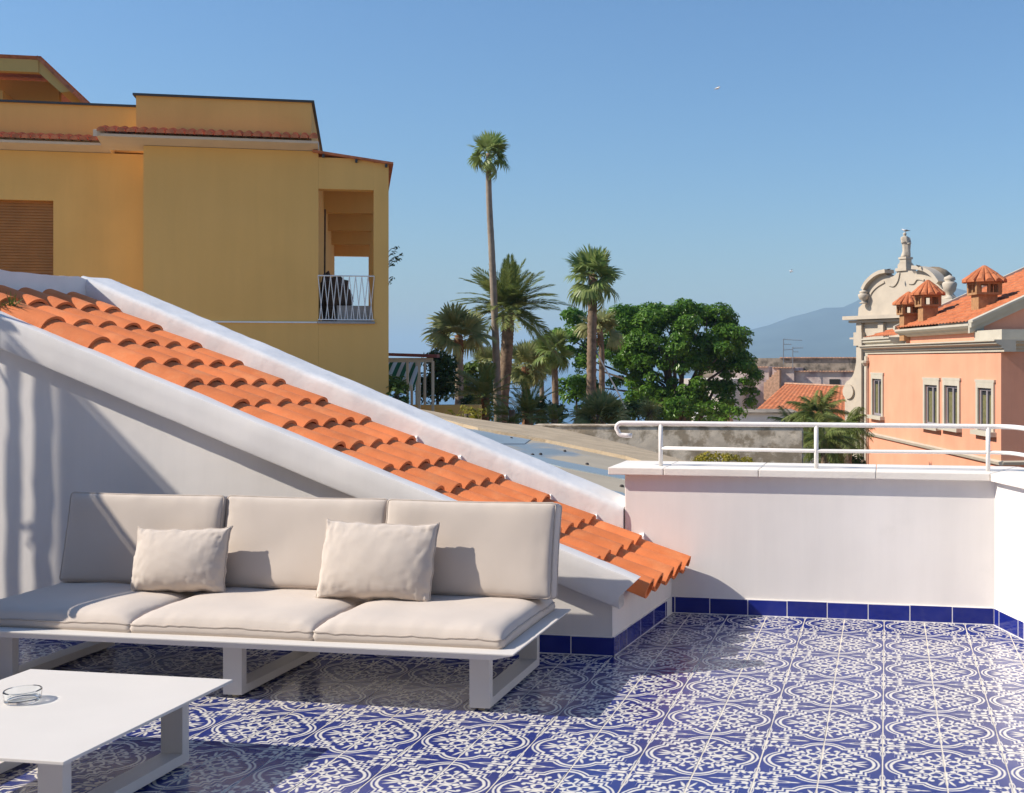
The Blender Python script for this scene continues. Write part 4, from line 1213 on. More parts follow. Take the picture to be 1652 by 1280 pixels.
# ================================================================== CHURCH FACADE
M['church'] = mat("pale_church_stone", (0.49, 0.42, 0.335), 0.9, 0.06, 1.5, 0.15, 12, col2=(0.43, 0.37, 0.30), mix_scale=1.2, mix_lo=.5, mix_hi=.7)
M['dome'] = mat("brown_dome_tiles", (0.27, 0.20, 0.13), 0.9, 0.3, 4, 0.3, 12)
CF = Frame(at(1460, 0, 62), (.6, -.8), (.8, .6)); CF.o.z = 0
ch = thing("church_facade", "pale baroque church front with curved broken pediment and side scroll", "church", CF(0, 1, -8.2))
def cpoly(px, y=0.0): return [CF.meas(u, v, y) for u, v in px]
def cpart(name, px, y0, y1, m=None, root=None):
    return MB(CF).prism(cpoly(px, y0), y0, y1).build(name, m or M['church'], root or ch)
def curve(P, n=6):
    out = []
    for k in range(len(P) - 1):
        p0, p1, p2, p3 = P[max(k - 1, 0)], P[k], P[k + 1], P[min(k + 2, len(P) - 1)]
        for q in range(n):
            f = q / n
            out.append(tuple(0.5 * ((2 * p1[i]) + (p2[i] - p0[i]) * f + (2 * p0[i] - 5 * p1[i] + 4 * p2[i] - p3[i]) * f * f + (3 * p1[i] - p0[i] - 3 * p2[i] + p3[i]) * f ** 3) for i in (0, 1)))
    out.append(P[-1]); return out
gable = [(1560, 512), (1384, 512), (1385, 497), (1392, 490)] + curve([(1392, 490), (1394, 470), (1402, 456), (1414, 446), (1426, 441)]) + curve([(1426, 441), (1436, 447), (1444, 444), (1448, 437)]) + [(1471, 437)] + curve([(1471, 437), (1476, 442), (1481, 436), (1492, 438), (1504, 447), (1514, 460), (1524, 470)]) + [(1536, 486), (1548, 492), (1560, 500)]
cpart("gable", gable, 0, 0.6)
cpart("lower_front", [(1383, 760), (1383, 512.5), (1560, 512.5), (1560, 760)], .02, 1.2)
# raised mouldings on the gable
def stroke(name, px, w, y0, y1):
    P = cpoly(px, y0); g = MB(CF); n = len(P); L_ = []; R_ = []
    for k in range(n):
        a, b_ = P[max(k - 1, 0)], P[min(k + 1, n - 1)]
        dx, dz = b_[0] - a[0], b_[1] - a[1]; l = sqrt(dx * dx + dz * dz) or 1
        nx, nz = -dz / l, dx / l
        L_.append((P[k][0] + nx * w, P[k][1] + nz * w)); R_.append((P[k][0] - nx * w, P[k][1] - nz * w))
    for k in range(n - 1):
        q = [L_[k], L_[k + 1], R_[k + 1], R_[k]]
        g.hexa([CF(q[3][0], y0, q[3][1]), CF(q[2][0], y0, q[2][1]), CF(q[2][0], y1, q[2][1]), CF(q[3][0], y1, q[3][1]), CF(q[0][0], y0, q[0][1]), CF(q[1][0], y0, q[1][1]), CF(q[1][0], y1, q[1][1]), CF(q[0][0], y1, q[0][1])])
    return g.build(name, M['church'], ch)
stroke("curved_cornice", curve([(1390, 467), (1396, 456), (1406, 446), (1416, 440), (1427, 437.5)]), .10, -.30, .45)
stroke("curved_cornice", curve([(1470, 431.5), (1480, 432.5), (1492, 436), (1503, 444), (1512, 456)]), .10, -.30, .45)
stroke("moulding", curve([(1399, 494), (1403, 476), (1412, 464), (1426, 455)]), .045, -.07, .0)
stroke("moulding", curve([(1433, 460), (1441, 461), (1447, 453), (1450, 440)]), .045, -.07, .0)
stroke("moulding", curve([(1465, 457), (1473, 457), (1479, 450), (1490, 452)]), .045, -.07, .0)
# main entablature
for (v0, v1, pr) in ((515, 509, .55), (520, 516, .30), (547, 544, .22)):
    z0, z1 = CF.meas(1420, v0)[1], CF.meas(1420, v1)[1]; xa, xb = CF.meas(1375, 512)[0], CF.meas(1560, 512)[0]
    MB(CF).box(xa - (.25 if pr > .5 else 0), xb, -pr, 0.018, z0, z1).build("entablature", M['church'], ch)
for u in (1389, 1424):
    x, z0 = CF.meas(u, 760); _, z1 = CF.meas(u, 521)
    MB(CF).box(x - .2, x + .2, -.18, .018, z0, z1).build("pilaster", M['church'], ch)
    _, zc = CF.meas(u, 558); 
    MB(CF).box(x - .32, x + .32, -.28, .017, zc, zc + .75).build("capital", M['church'], ch)
# scroll buttress
vol = [(1384, 560)] + curve([(1384, 560), (1381, 585), (1377, 603), (1371, 612), (1364, 618), (1361, 630), (1363, 640)], 5) + [(1363, 760), (1384, 760)]
cpart("scroll_buttress", vol, .1, .9)
c0 = CF.meas(1370, 632, .1)
MB(CF).prism([(c0[0] + .42 * cos(a), c0[1] + .42 * sin(a)) for a in [2 * pi * k / 18 for k in range(18)]], -.02, .1).build("volute", M['church'], ch)
# urns
def urn(u, vb, vt, y, s, label):
    x, zb = CF.meas(u, vb, y); _, zt = CF.meas(u, vt, y); h = zt - zb
    o = thing("stone_urn", label, "urn", CF(x, y, zb), group="stone urns on the church gable")
    MB().lathe(CF(x, y, zb), [(.30 * s, 0), (.30 * s, .06 * h), (.14 * s, .12 * h), (.13 * s, .2 * h), (.33 * s, .34 * h), (.42 * s, .62 * h), (.36 * s, .70 * h), (.22 * s, .74 * h), (.33 * s, .80 * h), (.30 * s, .9 * h), (.10 * s, .97 * h), (.03, h)], 14).build("urn_body", M['church'], o, smooth=True)
urn(1393, 490, 468, -.25, .75, "small stone urn at the left shoulder of the church gable")
urn(1532, 483, 444, -.2, .95, "larger stone urn at the right shoulder of the church gable")
x, z = CF.meas(1532, 500, -.2); MB(CF).box(x - .5, x + .5, -.6, .6, z - .6, CF.meas(1532, 483, -.2)[1]).build("urn_plinth", M['church'], ch)
# dome behind
dm = thing("dome", "brown tiled dome behind the church gable", "dome", CF(2.4, 5, 2))
x, z = CF.meas(1505, 452, 3.4); zt_d = CF.meas(1488, 432, 3.4)[1]
MB().lathe(CF(x, 3.4, 0), [(1.15, z - 2), (1.15, z - .2), (1.05, z + (zt_d - z) * .4), (.75, z + (zt_d - z) * .75), (.38, z + (zt_d - z) * .95), (.05, zt_d)], 24).build("dome_shell", M['dome'], dm, smooth=True)
# pedestal and statue
ped = thing("statue_pedestal", "stepped stone pedestal in the gap of the church pediment", "pedestal", CF(*CF.meas(1458, 437, .2)[:1], .2, CF.meas(1458, 437, .2)[1]))
x, z0 = CF.meas(1459, 438, .2); z1 = CF.meas(1459, 415, .2)[1]
for (a, b_, w) in ((0, .22, .40), (.22, .5, .31), (.5, .6, .27), (.6, .84, .23), (.84, 1, .28)):
    MB(CF).box(x - w, x + w, .3 - w, .3 + w, z0 + (z1 - z0) * a, z0 + (z1 - z0) * b_ - .002).build("pedestal_block", M['church'], ped, bevel=.02)
stt = thing("statue", "white stone robed statue on top of the church gable", "statue", CF(x, .3, z1))
zs1 = CF.meas(1459, 375, .2)[1]; h = zs1 - z1
me = bpy.data.meshes.new("figure"); bm = bmesh.new()
rings = []
prof = [(0, .30, .26), (.08, .29, .25), (.25, .25, .23), (.42, .25, .22), (.55, .27, .21), (.68, .29, .20), (.78, .28, .18), (.83, .20, .15), (.855, .085, .09), (.875, .09, .10), (.91, .115, .125), (.95, .12, .13), (.985, .08, .09), (1.0, .02, .02)]
base = CF(x, .3, z1); NR = 20
for (t, rx, ry) in prof:
    ring = []
    for k in range(NR):
        a = 2 * pi * k / NR; d = 1 + (.13 * sin(5 * a + t * 3) + .08 * sin(9 * a - t * 7)) * (t < .8)
        ring.append(bm.verts.new((.84 * rx * cos(a) * d + .05 * sin(t * 5), .84 * ry * sin(a) * d, t * h)))
    rings.append(ring)
for a, b_ in zip(rings, rings[1:]):
    for k in range(NR): bm.faces.new((a[k], a[(k + 1) % NR], b_[(k + 1) % NR], b_[k]))
bm.faces.new(list(reversed(rings[0]))); bm.faces.new(rings[-1])
bm.to_mesh(me); bm.free(); me.materials.append(M['church']); me.polygons.foreach_set("use_smooth", [True] * len(me.polygons))
link("figure", me, stt)
for (p, q, r, s) in (((-.19, .0, .75), (-.22, -.10, .58), (-.05, -.20, .60), .055), ((.20, .0, .75), (.24, -.08, .56), (.08, -.22, .52), .055)):
    MB().tube([base + V(p[0], p[1], p[2] * h), base + V(q[0], q[1], q[2] * h), base + V(r[0], r[1], r[2] * h)], [s * 1.2, s * 1.1, s * .8], 8).build("arm", M['church'], stt, smooth=True)

# ================================================================== OLD HOUSES between the big tree and the church
M['oldwall'] = mat("stained_lilac_render", (0.50, 0.40, 0.36), 0.95, 0.2, 1.2, 0.3, 8, col2=(0.28, 0.19, 0.20), mix_scale=.55, mix_lo=.5, mix_hi=.62)
M['tufa'] = mat("grey_tufa_parapet", (0.27, 0.22, 0.17), 0.95, 0.35, 1.5, 0.4, 6, col2=(0.12, 0.10, 0.075), mix_scale=1.2, mix_lo=.5, mix_hi=.62)
M['cream'] = mat("cream_render", (0.66, 0.58, 0.50), 0.95, 0.12, 1.0)
M['whitewash'] = mat("white_wash", (0.72, 0.68, 0.64), 0.95, 0.1, 1.0)
M['capclay'] = mat("pale_cap_tiles", (0.52, 0.30, 0.19), 0.9, 0.3, 5)
M['dark'] = mat("dark_opening", (0.02, 0.018, 0.016), 0.9)
M['aerial'] = mat("grey_aerial", (0.25, 0.25, 0.26), 0.5, metal=0.5)
OF = Frame(at(1260, 0, 96), (.965, -.262), (.262, .965)); OF.o.z = 0
def obox(g, ua, ub, va, vb, y0, y1):
    xa, zb_ = OF.meas(ua, vb, y0); xb, zt_2 = OF.meas(ub, va, y0)
    return g.box(xa, xb, y0, y1, zb_, zt_2)
old = thing("old_house", "stained lilac and grey old house with capped parapets right of the big tree", "building", OF(0, 3, -8.2))
obox(MB(OF), 1130, 1392, 578, 720, 6, 14).build("parapet_block", M['tufa'], old)
obox(MB(OF), 1281, 1392, 600, 720, 1.5, 5.99).build("wall", M['oldwall'], old)
obox(MB(OF), 1246, 1280.9, 594, 720, 1.0, 5.98).build("wall", M['oldwall'], old)
obox(MB(OF), 1150, 1240, 592, 720, 2.2, 5.97).build("wall", M['oldwall'], old)
def caps(ua, ub, v, y0, n):
    g = MB(OF)
    for k in range(n):
        u = ua + (ub - ua) * (k + .5) / n; x, z = OF.meas(u, v, y0)
        w = (OF.meas(ub, v, y0)[0] - OF.meas(ua, v, y0)[0]) / n * .42
        prof = [(x + w * cos(t), z + w * .9 * sin(t)) for t in [pi * q / 5 for q in range(6)]]
        g.prism(prof, y0 - .25, y0 + .5)
    tag(g.build("cap_tiles", M['capclay'], old), kind="stuff")
caps(1258, 1392, 578, 6, 28); caps(1281, 1392, 600, 1.5, 22); caps(1246, 1282, 594, 1.0, 8); caps(1196, 1240, 593, 2.2, 9)
w = obox(MB(OF), 1338, 1355, 612, 622, 1.44, 1.5).build("window", M['dark'], old)
for k in range(6):
    u = 1232 + k * 4.2; v = 617 - k * 4.0
    obox(MB(OF), u, u + 4.4, v, v + 60, .2, 1.0).build("step", M['capclay'], old)
red = thing("red_roofed_house", "low house with a broad plain orange tiled roof in front of the old house", "building", OF(4, -14, -8.2))
p = [at(1207, 673, 78), at(1375, 690, 76), at(1375, 626, 86), at(1266, 621, 88)]
g = MB(); n = 14; R = []
for r in range(n + 1):
    t = r / n
    for e_ in ((0,) if r == n else (0, .055)):
        a = p[0].lerp(p[3], t) + V(0, 0, -e_ + .05); b_ = p[1].lerp(p[2], t) + V(0, 0, -e_ + .05)
        R.append([a.lerp(b_, k / 40) + V(0, 0, .035 * (k % 2)) for k in range(41)])
g.grid(R).build("roof", M['pinktile'], red, fix=False)
g = MB(); g.hexa([V(q.x, q.y, -8.2) for q in p] + [q - V(0, 0, .12) for q in p]); g.build("wall", M['cream'], red)
MB().tube([p[3] + V(0, 0, .08), p[2] + V(0, 0, .08)], .12, 6).build("ridge", M['capclay'], red)
whi = thing("white_arcade_house", "small white house with two arched openings below the big tree's right branches", "building", at(1165, 690, 74))
WF = Frame(at(1165, 0, 74), (1, .02), (-.02, 1)); WF.o.z = 0
xa, z1 = WF.meas(1120, 668); xb, _ = WF.meas(1290, 668)
ar = []
for u in (1151, 1175):
    xc, zc = WF.meas(u, 681); ar.append((xc, zc))
prof = [(xa, -8.2), (xb, -8.2), (xb, z1), (xa, z1)]
MB(WF).prism(prof, .3, 5).build("wall", M['whitewash'], whi)
xr0, zr = WF.meas(1164, 666); 
for (xc, zc) in ar:
    MB(WF).prism([(xc + .33 * cos(t), zc + .33 * sin(t)) for t in [pi * q / 10 for q in range(11)]] + [(xc - .33, zc - 2), (xc + .33, zc - 2)], .27, .32).build("arch", M['capclay'], whi)
MB(WF).box(xr0, xb, .1, 5.2, z1, z1 + .1).build("eave", M['tufa'], whi)
cre = thing("cream_house", "pale cream house glimpsed through the big tree's branches", "building", OF(-8, -4, -8.2))
obox(MB(OF), 1095, 1178, 612, 760, -4, 2).build("wall", M['cream'], cre)
for (ua, ub, va, vb) in ((1104, 1112, 620, 636), (1118, 1126, 622, 638), (1150, 1158, 625, 640)):
    obox(MB(OF), ua, ub, va, vb, -4.06, -4).build("window", M['sash'], cre)
# aerials
def aerial(u, vb, vt, Yd, bars, label):
    p, q = at(u, vb, Yd), at(u, vt, Yd)
    o = thing("television_aerial", label, "aerial", p, group="television aerials on the old house")
    MB().tube([p - V(0, 0, .6), q], .035, 5).build("mast", M['aerial'], o)
    for (dv, l, tilt, k) in bars:
        c = at(u, vt + dv, Yd); a, b_ = c, c + V(l, .3, tilt)
        MB().tube([a, b_], .02, 4).build("boom", M['aerial'], o)
        for j in range(k):
            m_ = a.lerp(b_, (j + .5) / k); MB().tube([m_ - V(.0, .3, .0), m_ + V(0, .3, .12)], .014, 4).build("element", M['aerial'], o)
aerial(1264, 576, 547, 96, [(1, 1.6, -.08, 7), (9, .7, 0, 4), (18, .8, .05, 5)], "taller television aerial on the old house roof")
aerial(1279, 584, 560, 95, [(2, .9, .02, 6), (8, .5, .0, 3)], "shorter television aerial just right of the taller one")
# ================================================================== SLATTED PERGOLA with striped awning beside the ochre house
M['cream_metal'] = mat("cream_metal_posts", (0.58, 0.50, 0.38), 0.6, 0.06)
M['maroon'] = mat("maroon_sheet_roof", (0.20, 0.055, 0.045), 0.7, 0.1)
def stripe_mat():
    m = mat("green_white_stripe", (0.6, 0.6, 0.55), .9, .03)
    nt = m.node_tree; N = nt.nodes; L = nt.links; b = N["Principled BSDF"]
    g = N.new("ShaderNodeNewGeometry"); sp = N.new("ShaderNodeSeparateXYZ"); L.new(g.outputs["Position"], sp.inputs[0])
    S.nt = nt
    w = S.op('GREATER_THAN', S.op('FRACT', S(sp.outputs[0]) * 5.0), 0.5)
    mx = N.new("ShaderNodeMix"); mx.data_type = 'RGBA'; mx.inputs[6].default_value = (.62, .62, .56, 1); mx.inputs[7].default_value = (.012, .12, .045, 1)
    L.new(w.s, mx.inputs[0]); L.new(mx.outputs[2], b.inputs["Base Color"])
    return m
M['stripe'] = stripe_mat()
GF = Frame(at(665, 0, 27.5), (1, .02), (-.02, 1)); GF.o.z = 0
sh_ = thing("garden_canopy", "cream metal canopy with maroon roof beside the ochre house", "canopy", GF(0, .6, .2))
xa, zt_c = GF.meas(612, 572); xb, _ = GF.meas(706, 572); zb_c = GF.meas(660, 664)[1]
MB(GF).hexa([GF(xa, -.1, zt_c - .03), GF(xb, -.1, zt_c - .08), GF(xb, .25, zt_c - .08), GF(xa, .25, zt_c - .03), GF(xa, -.1, zt_c + .04), GF(xb, -.1, zt_c - .0), GF(xb, .25, zt_c - .0), GF(xa, .25, zt_c + .04)]).build("canopy_roof", M['maroon'], sh_)
MB(GF).box(xa, xb - .12, .0, .06, zt_c - .19, zt_c - .085).build("beam", M['cream_metal'], sh_)
for u, y in ((657, 0.02), (664, 1.6), (672, 1.0), (676, .02), (685, 1.6), (698, .02)):
    x = GF.meas(u, 600, y)[0]; MB(GF).box(x - .028, x + .028, y, y + .05, zb_c - 1.5, zt_c - .16).build("post", M['cream_metal'], sh_)
MB(GF).box(xb - 1.0, xb + .9, .6, 1.0, zb_c - 1, GF.meas(700, 654, .6)[1]).build("low_wall", M['ochre'], sh_)
aw = MB(GF); rows = []
xa2 = GF.meas(612, 590, .5)[0]; xb2 = GF.meas(672, 590, .5)[0]
for k in range(9):
    t = k / 8; rows.append([GF(xa2 + (xb2 - xa2) * j / 20, 1.4 - 1.1 * t + .03 * sin(j), zt_c - .12 - .62 * t ** 1.2) for j in range(21)])
z_ = zt_c - .12 - .62
rows.append([GF(xa2 + (xb2 - xa2) * j / 20, .3, z_ - .13 - .03 * (j % 2)) for j in range(21)])
a_ = aw.grid(rows).build("striped_awning", M['stripe'], None, fix=False)
sm = a_.modifiers.new("thickness", 'SOLIDIFY'); sm.thickness = .006
tag(a_, "green and white striped awning under the cream canopy", "awning")

# ================================================================== PLANTS
LEAF = {
 'fan': leaf_mat("fan_palm_leaf", (0.13, 0.22, 0.05), (0.32, 0.37, 0.13), .35, .35),
 'fanpale': leaf_mat("pale_fan_palm_leaf", (0.19, 0.235, 0.08), (0.42, 0.40, 0.18), .35, .4),
 'feather': leaf_mat("date_palm_leaf", (0.11, 0.17, 0.045), (0.27, 0.29, 0.085), .3, .35),
 'droop': leaf_mat("drooping_palm_leaf", (0.10, 0.155, 0.035), (0.24, 0.26, 0.08), .35, .4),
 'tree': leaf_mat("broad_tree_leaf", (0.045, 0.125, 0.015), (0.16, 0.29, 0.035), .38, .3),
 'shrub': leaf_mat("shrub_leaf", (0.045, 0.10, 0.016), (0.15, 0.20, 0.04), .3, .45),
 'dark': leaf_mat("dark_shrub_leaf", (0.020, 0.050, 0.012), (0.06, 0.10, 0.02), .25, .4),
 'yellow': leaf_mat("yellow_green_leaf", (0.15, 0.15, 0.015), (0.35, 0.28, 0.03), .3, .5),
 'yucca': leaf_mat("yucca_leaf", (0.17, 0.17, 0.05), (0.36, 0.32, 0.12), .15, .5),
 'weed': leaf_mat("weed_leaf", (0.08, 0.13, 0.03), (0.20, 0.22, 0.05), .2, .6),
}
M['bark'] = mat("grey_brown_bark", (0.11, 0.085, 0.065), 0.95, 0.3, 3, 0.5, 14)
M['palmbark'] = mat("palm_bark", (0.24, 0.17, 0.115), 0.95, 0.25, 4, 0.6, 22, col2=(0.13, 0.085, 0.055), mix_scale=5, mix_lo=.45, mix_hi=.65)
M['palmgrey'] = mat("grey_palm_bark", (0.27, 0.215, 0.165), 0.95, 0.2, 5, 0.4, 18)
M['palmred'] = mat("fibrous_palm_crownshaft", (0.20, 0.095, 0.045), 0.95, 0.3, 6, 0.6, 30)

def mesh_of(name, v, f, m):
    me = bpy.data.meshes.new(name); me.from_pydata(v, [], f); me.materials.append(m); me.update(); return me
def fan_frond(seed, droop, m, segs=26, pet=.38, R=.64, spread=1.75):
    rnd = random.Random(seed); v = []; f = []
    n = 5                                               # petiole
    for k in range(n):
        t = k / (n - 1); w = .018 * (1 - .4 * t); z = -.06 * t * t
        v += [(pet * t, -w, z), (pet * t, w, z)]
    for k in range(n - 1): f.append((2 * k, 2 * k + 1, 2 * k + 3, 2 * k + 2))
    for s in range(segs):
        a = -spread + 2 * spread * s / (segs - 1); a += rnd.gauss(0, .03)
        r = R * (1.0 - .22 * abs(a / spread) ** 2) * rnd.uniform(.9, 1.05); dz = droop * rnd.uniform(.7, 1.3)
        ca, sa = cos(a), sin(a); b0 = len(v); z0 = -.06
        for (t, w) in ((.04, .004), (.45, .034), (.75, .026), (1.0, .003)):
            x, y = pet + r * t * ca, r * t * sa
            zz = z0 + .05 * sin(abs(a)) * t - dz * t ** 2.6 * R + (.012 if s % 2 else -.012) * t
            sh = 1 - .35 * dz * t ** 3
            v += [(pet + (x - pet) * sh + sa * w, y * sh - ca * w, zz), (pet + (x - pet) * sh - sa * w, y * sh + ca * w, zz)]
        for k in range(3): q = b0 + 2 * k; f.append((q, q + 1, q + 3, q + 2))
    return mesh_of("fan_frond", v, f, m)
def feather_frond(seed, arch_, m, L=1.0, pairs=34, llen=.20, hang=.3, fwd=.75, w=.012):
    rnd = random.Random(seed); v = []; f = []
    def rac(t):
        a = arch_ * t; # bends down along its length
        return Vector((L * (t - .18 * arch_ * t * t * .5), 0, -L * .5 * arch_ * t * t))
    K = 10
    for k in range(K):
        t = k / (K - 1); p = rac(t); ww = .012 * (1 - .85 * t)
        v += [(p.x, -ww, p.z), (p.x, ww, p.z)]
    for k in range(K - 1): f.append((2 * k, 2 * k + 1, 2 * k + 3, 2 * k + 2))
    for i in range(pairs):
        t = .14 + .86 * (i + .5) / pairs; p = rac(t); d = (rac(min(1, t + .02)) - rac(t - .02)).normalized()
        l = llen * (sin(pi * min(1, .18 + t * .82)) ** .6 * .8 + .25) * rnd.uniform(.85, 1.1)
        for s in (-1, 1):
            sd = Vector((0, s, 0)); up = Vector((0, 0, 1))
            dir_ = (d * fwd * (0.6 + t * .7) + sd * (1 - .35 * t) + up * rnd.uniform(.05, .35)).normalized()
            mid = p + dir_ * l * .5; tip = p + dir_ * l - up * hang * l * rnd.uniform(.6, 1.3)
            mid -= up * hang * l * .22
            side = d * w
            b0 = len(v); v += [tuple(p), tuple(mid + side), tuple(tip), tuple(mid - side)]; f.append((b0, b0 + 1, b0 + 2, b0 + 3))
    return mesh_of("feather_frond", v, f, m)
FAN = [fan_frond(k, .04 + .17 * k, LEAF['fan']) for k in range(4)]
FANP = [fan_frond(20 + k, .08 + .18 * k, LEAF['fanpale']) for k in range(4)]
FEA = [feather_frond(40 + k, .55 + .36 * k, LEAF['feather'], pairs=42, llen=.23, w=.017, hang=.2, fwd=.9) for k in range(4)]
DRO = [feather_frond(60 + k, .9 + .3 * k, LEAF['droop'], hang=1.1, llen=.28, pairs=36, fwd=.35, w=.018) for k in range(4)]

def trunk_tube(pts, r0, r1, m, root, rings=40, amp=.06, bulge=None, name="trunk"):
    g = MB(); P = []; R_ = []; rnd = random.Random(int(pts[0][0] * 100))
    for k in range(rings + 1):
        t = k / rings; q = t * (len(pts) - 1); a = min(int(q), len(pts) - 2); f = q - a
        p0, p1, p2, p3 = (Vector(pts[max(a - 1, 0)]), Vector(pts[a]), Vector(pts[a + 1]), Vector(pts[min(a + 2, len(pts) - 1)]))
        P.append(0.5 * ((2 * p1) + (p2 - p0) * f + (2 * p0 - 5 * p1 + 4 * p2 - p3) * f * f + (3 * p1 - p0 - 3 * p2 + p3) * f ** 3))
        r = r0 + (r1 - r0) * t
        if bulge: r *= 1 + bulge[1] * math.exp(-((t - bulge[0]) / bulge[2]) ** 2)
        R_.append(r * (1 + amp * (1 if k % 2 else -1) * rnd.uniform(.5, 1)))
    return g.tube(P, R_, 12).build(name, m, root, smooth=True)
def palm(label, base, pts, r0, r1, bark, fronds, n, length, lo, hi, seed, name="palm_tree", bulge=None, flat=1.0, collar=None, group=None, petrot=0.0, amp=.06):
    rnd = random.Random(seed)
    o = thing(name, label, "palm", base, group=group)
    trunk_tube(pts, r0, r1, bark, o, bulge=bulge, amp=amp, rings=60)
    top = Vector(pts[-1])
    if collar:
        trunk_tube([top - V(0, 0, collar[0]), top - V(0, 0, collar[0] * .5), top + V(0, 0, .1)], r1 * collar[1], r1 * .9, M['palmred'], o, rings=10, amp=.12, name="crownshaft")
    for k in range(n):
        t = (k + .5) / n
        el = lo + (hi - lo) * t ** flat + rnd.gauss(0, .2); az = k * 2.39996 + rnd.gauss(0, .35)
        s = length * rnd.uniform(.82, 1.08) * (1 - .12 * t)
        idx = min(3, max(0, int((1 - t) * 3.6)))
        ob = place("frond", fronds[idx], o, top - Vector(base) + V(0, 0, .06 * t), (rnd.gauss(0, .55 if fronds in (FAN, FANP) else .3), -el, az), (s, s, s))
    if fronds in (FAN, FANP):                           # young upright leaves filling the heart of the crown
        for k in range(7):
            s = length * rnd.uniform(.5, .72)
            place("frond", fronds[0], o, top - Vector(base), (rnd.gauss(0, .9), -rnd.uniform(-.2, 1.45), k * 2.39996 + rnd.gauss(0, .4)), (s, s, s))
    return o
GZ = -8.2
def up_to(u0, v0, u1, v1, Y, mids=()):
    a = at(u0, v0, Y); b_ = at(u1, v1, Y)
    d = (a - b_) / max(.01, (b_.z - a.z)); foot = a + d * (a.z - GZ) * .6; foot.z = GZ
    foot.x = a.x + (a.x - b_.x) * .25; foot.y = Y
    return [foot, a] + [at(u, v, Y) for u, v in mids] + [b_]
def P_(label, u0, v0, u1, v1, Y, w0, w1, bark, fronds, n, Lpx, lo, hi, seed, mids=(), **kw):
    pts = up_to(u0, v0, u1, v1, Y, mids); m_ = Y / F
    return palm(label, pts[0], pts, w0 * m_ / 2, w1 * m_ / 2, bark, fronds, n, Lpx * m_, lo, hi, seed, **kw)
P_("tallest slender fan palm with a small crown high against the sky", 803, 675, 788, 248, 44, 14, 8.5, M['palmgrey'], FAN, 17, 48, -.8, 1.35, 33, mids=((800, 560), (794, 420), (789, 320)), amp=.03)
P_("date palm with arching feathery crown and swollen neck beside the tallest palm", 810, 680, 820, 505, 46, 20, 19, M['palmbark'], FEA, 58, 96, .12, 1.5, 5, mids=((816, 590), (819, 540)), bulge=(.945, .42, .035), flat=.85)
P_("stout pale fan palm standing right of the canopy", 741, 660, 740, 545, 43, 16, 13, M['palmgrey'], FANP, 18, 70, -.2, 1.35, 8, collar=(.55, 1.45))
P_("fan palm with rough trunk rising in front of the big tree", 954, 640, 957, 447, 44, 16.5, 14.5, M['palmbark'], FAN, 17, 64, -.75, 1.35, 12, mids=((955, 540),), collar=(.9, 1.05), amp=.10)
P_("small yellowish palm half hidden behind the rough trunked fan palm", 971, 600, 968, 535, 49, 10, 9, M['palmbark'], FANP, 14, 48, -.3, 1.3, 15, collar=(.6, 1.0))
P_("fan palm with reddish trunk right of the date palm", 849, 690, 848, 592, 52, 15, 13, M['palmred'], FANP, 20, 50, -.8, 1.3, 18)
P_("slim palm with dry skirt left of the big tree", 897, 700, 894, 566, 50, 12, 10, M['palmbark'], FAN, 18, 44, -.9, 1.3, 21)
P_("slender palm just left of the slim palm with dry skirt", 875, 700, 873, 578, 56, 8, 7, M['palmgrey'], FAN, 16, 42, -.8, 1.3, 24)
P_("short palm crown peeping out behind the tallest palm's trunk", 786, 690, 786, 588, 54, 10, 9, M['palmbark'], FANP, 16, 44, -.5, 1.3, 26)
P_("young date palm with long green fronds at the foot of the tallest palm", 782, 690, 783, 645, 38, 14, 12, M['palmred'], FEA, 20, 78, .15, 1.4, 28)
P_("young date palm with spreading fronds left of the rail end", 853, 700, 852, 676, 34, 14, 12, M['palmbark'], FEA, 26, 72, .05, 1.4, 31)
P_("low bushy fan palm behind the boundary wall", 968, 700, 968, 680, 30, 12, 12, M['palmbark'], FANP, 34, 62, -.35, 1.4, 34)
P_("low spiky palm clump at the left end of the boundary wall", 826, 700, 826, 688, 30, 10, 10, M['palmbark'], FEA, 18, 36, -.1, 1.2, 36)
P_("small spiky palm clump in the middle of the boundary wall", 895, 700, 894, 684, 32, 10, 10, M['palmbark'], FEA, 20, 40, -.1, 1.3, 37)
P_("tall drooping palm in front of the pink house", 1322, 780, 1320, 668, 44, 14, 12, M['palmbark'], DRO, 34, 58, -.3, 1.25, 41)
P_("drooping palm touching the left edge of the pink house", 1368, 790, 1368, 690, 41, 13, 12, M['palmbark'], DRO, 30, 50, -.4, 1.2, 43)
P_("low drooping palm under the red tiled roof", 1282, 780, 1282, 688, 45, 12, 11, M['palmbark'], DRO, 20, 50, -.1, 1.1, 45)
P_("drooping palm low behind the middle handrail post", 1330, 800, 1330, 710, 38, 12, 11, M['palmbark'], DRO, 26, 52, -.3, 1.3, 47)

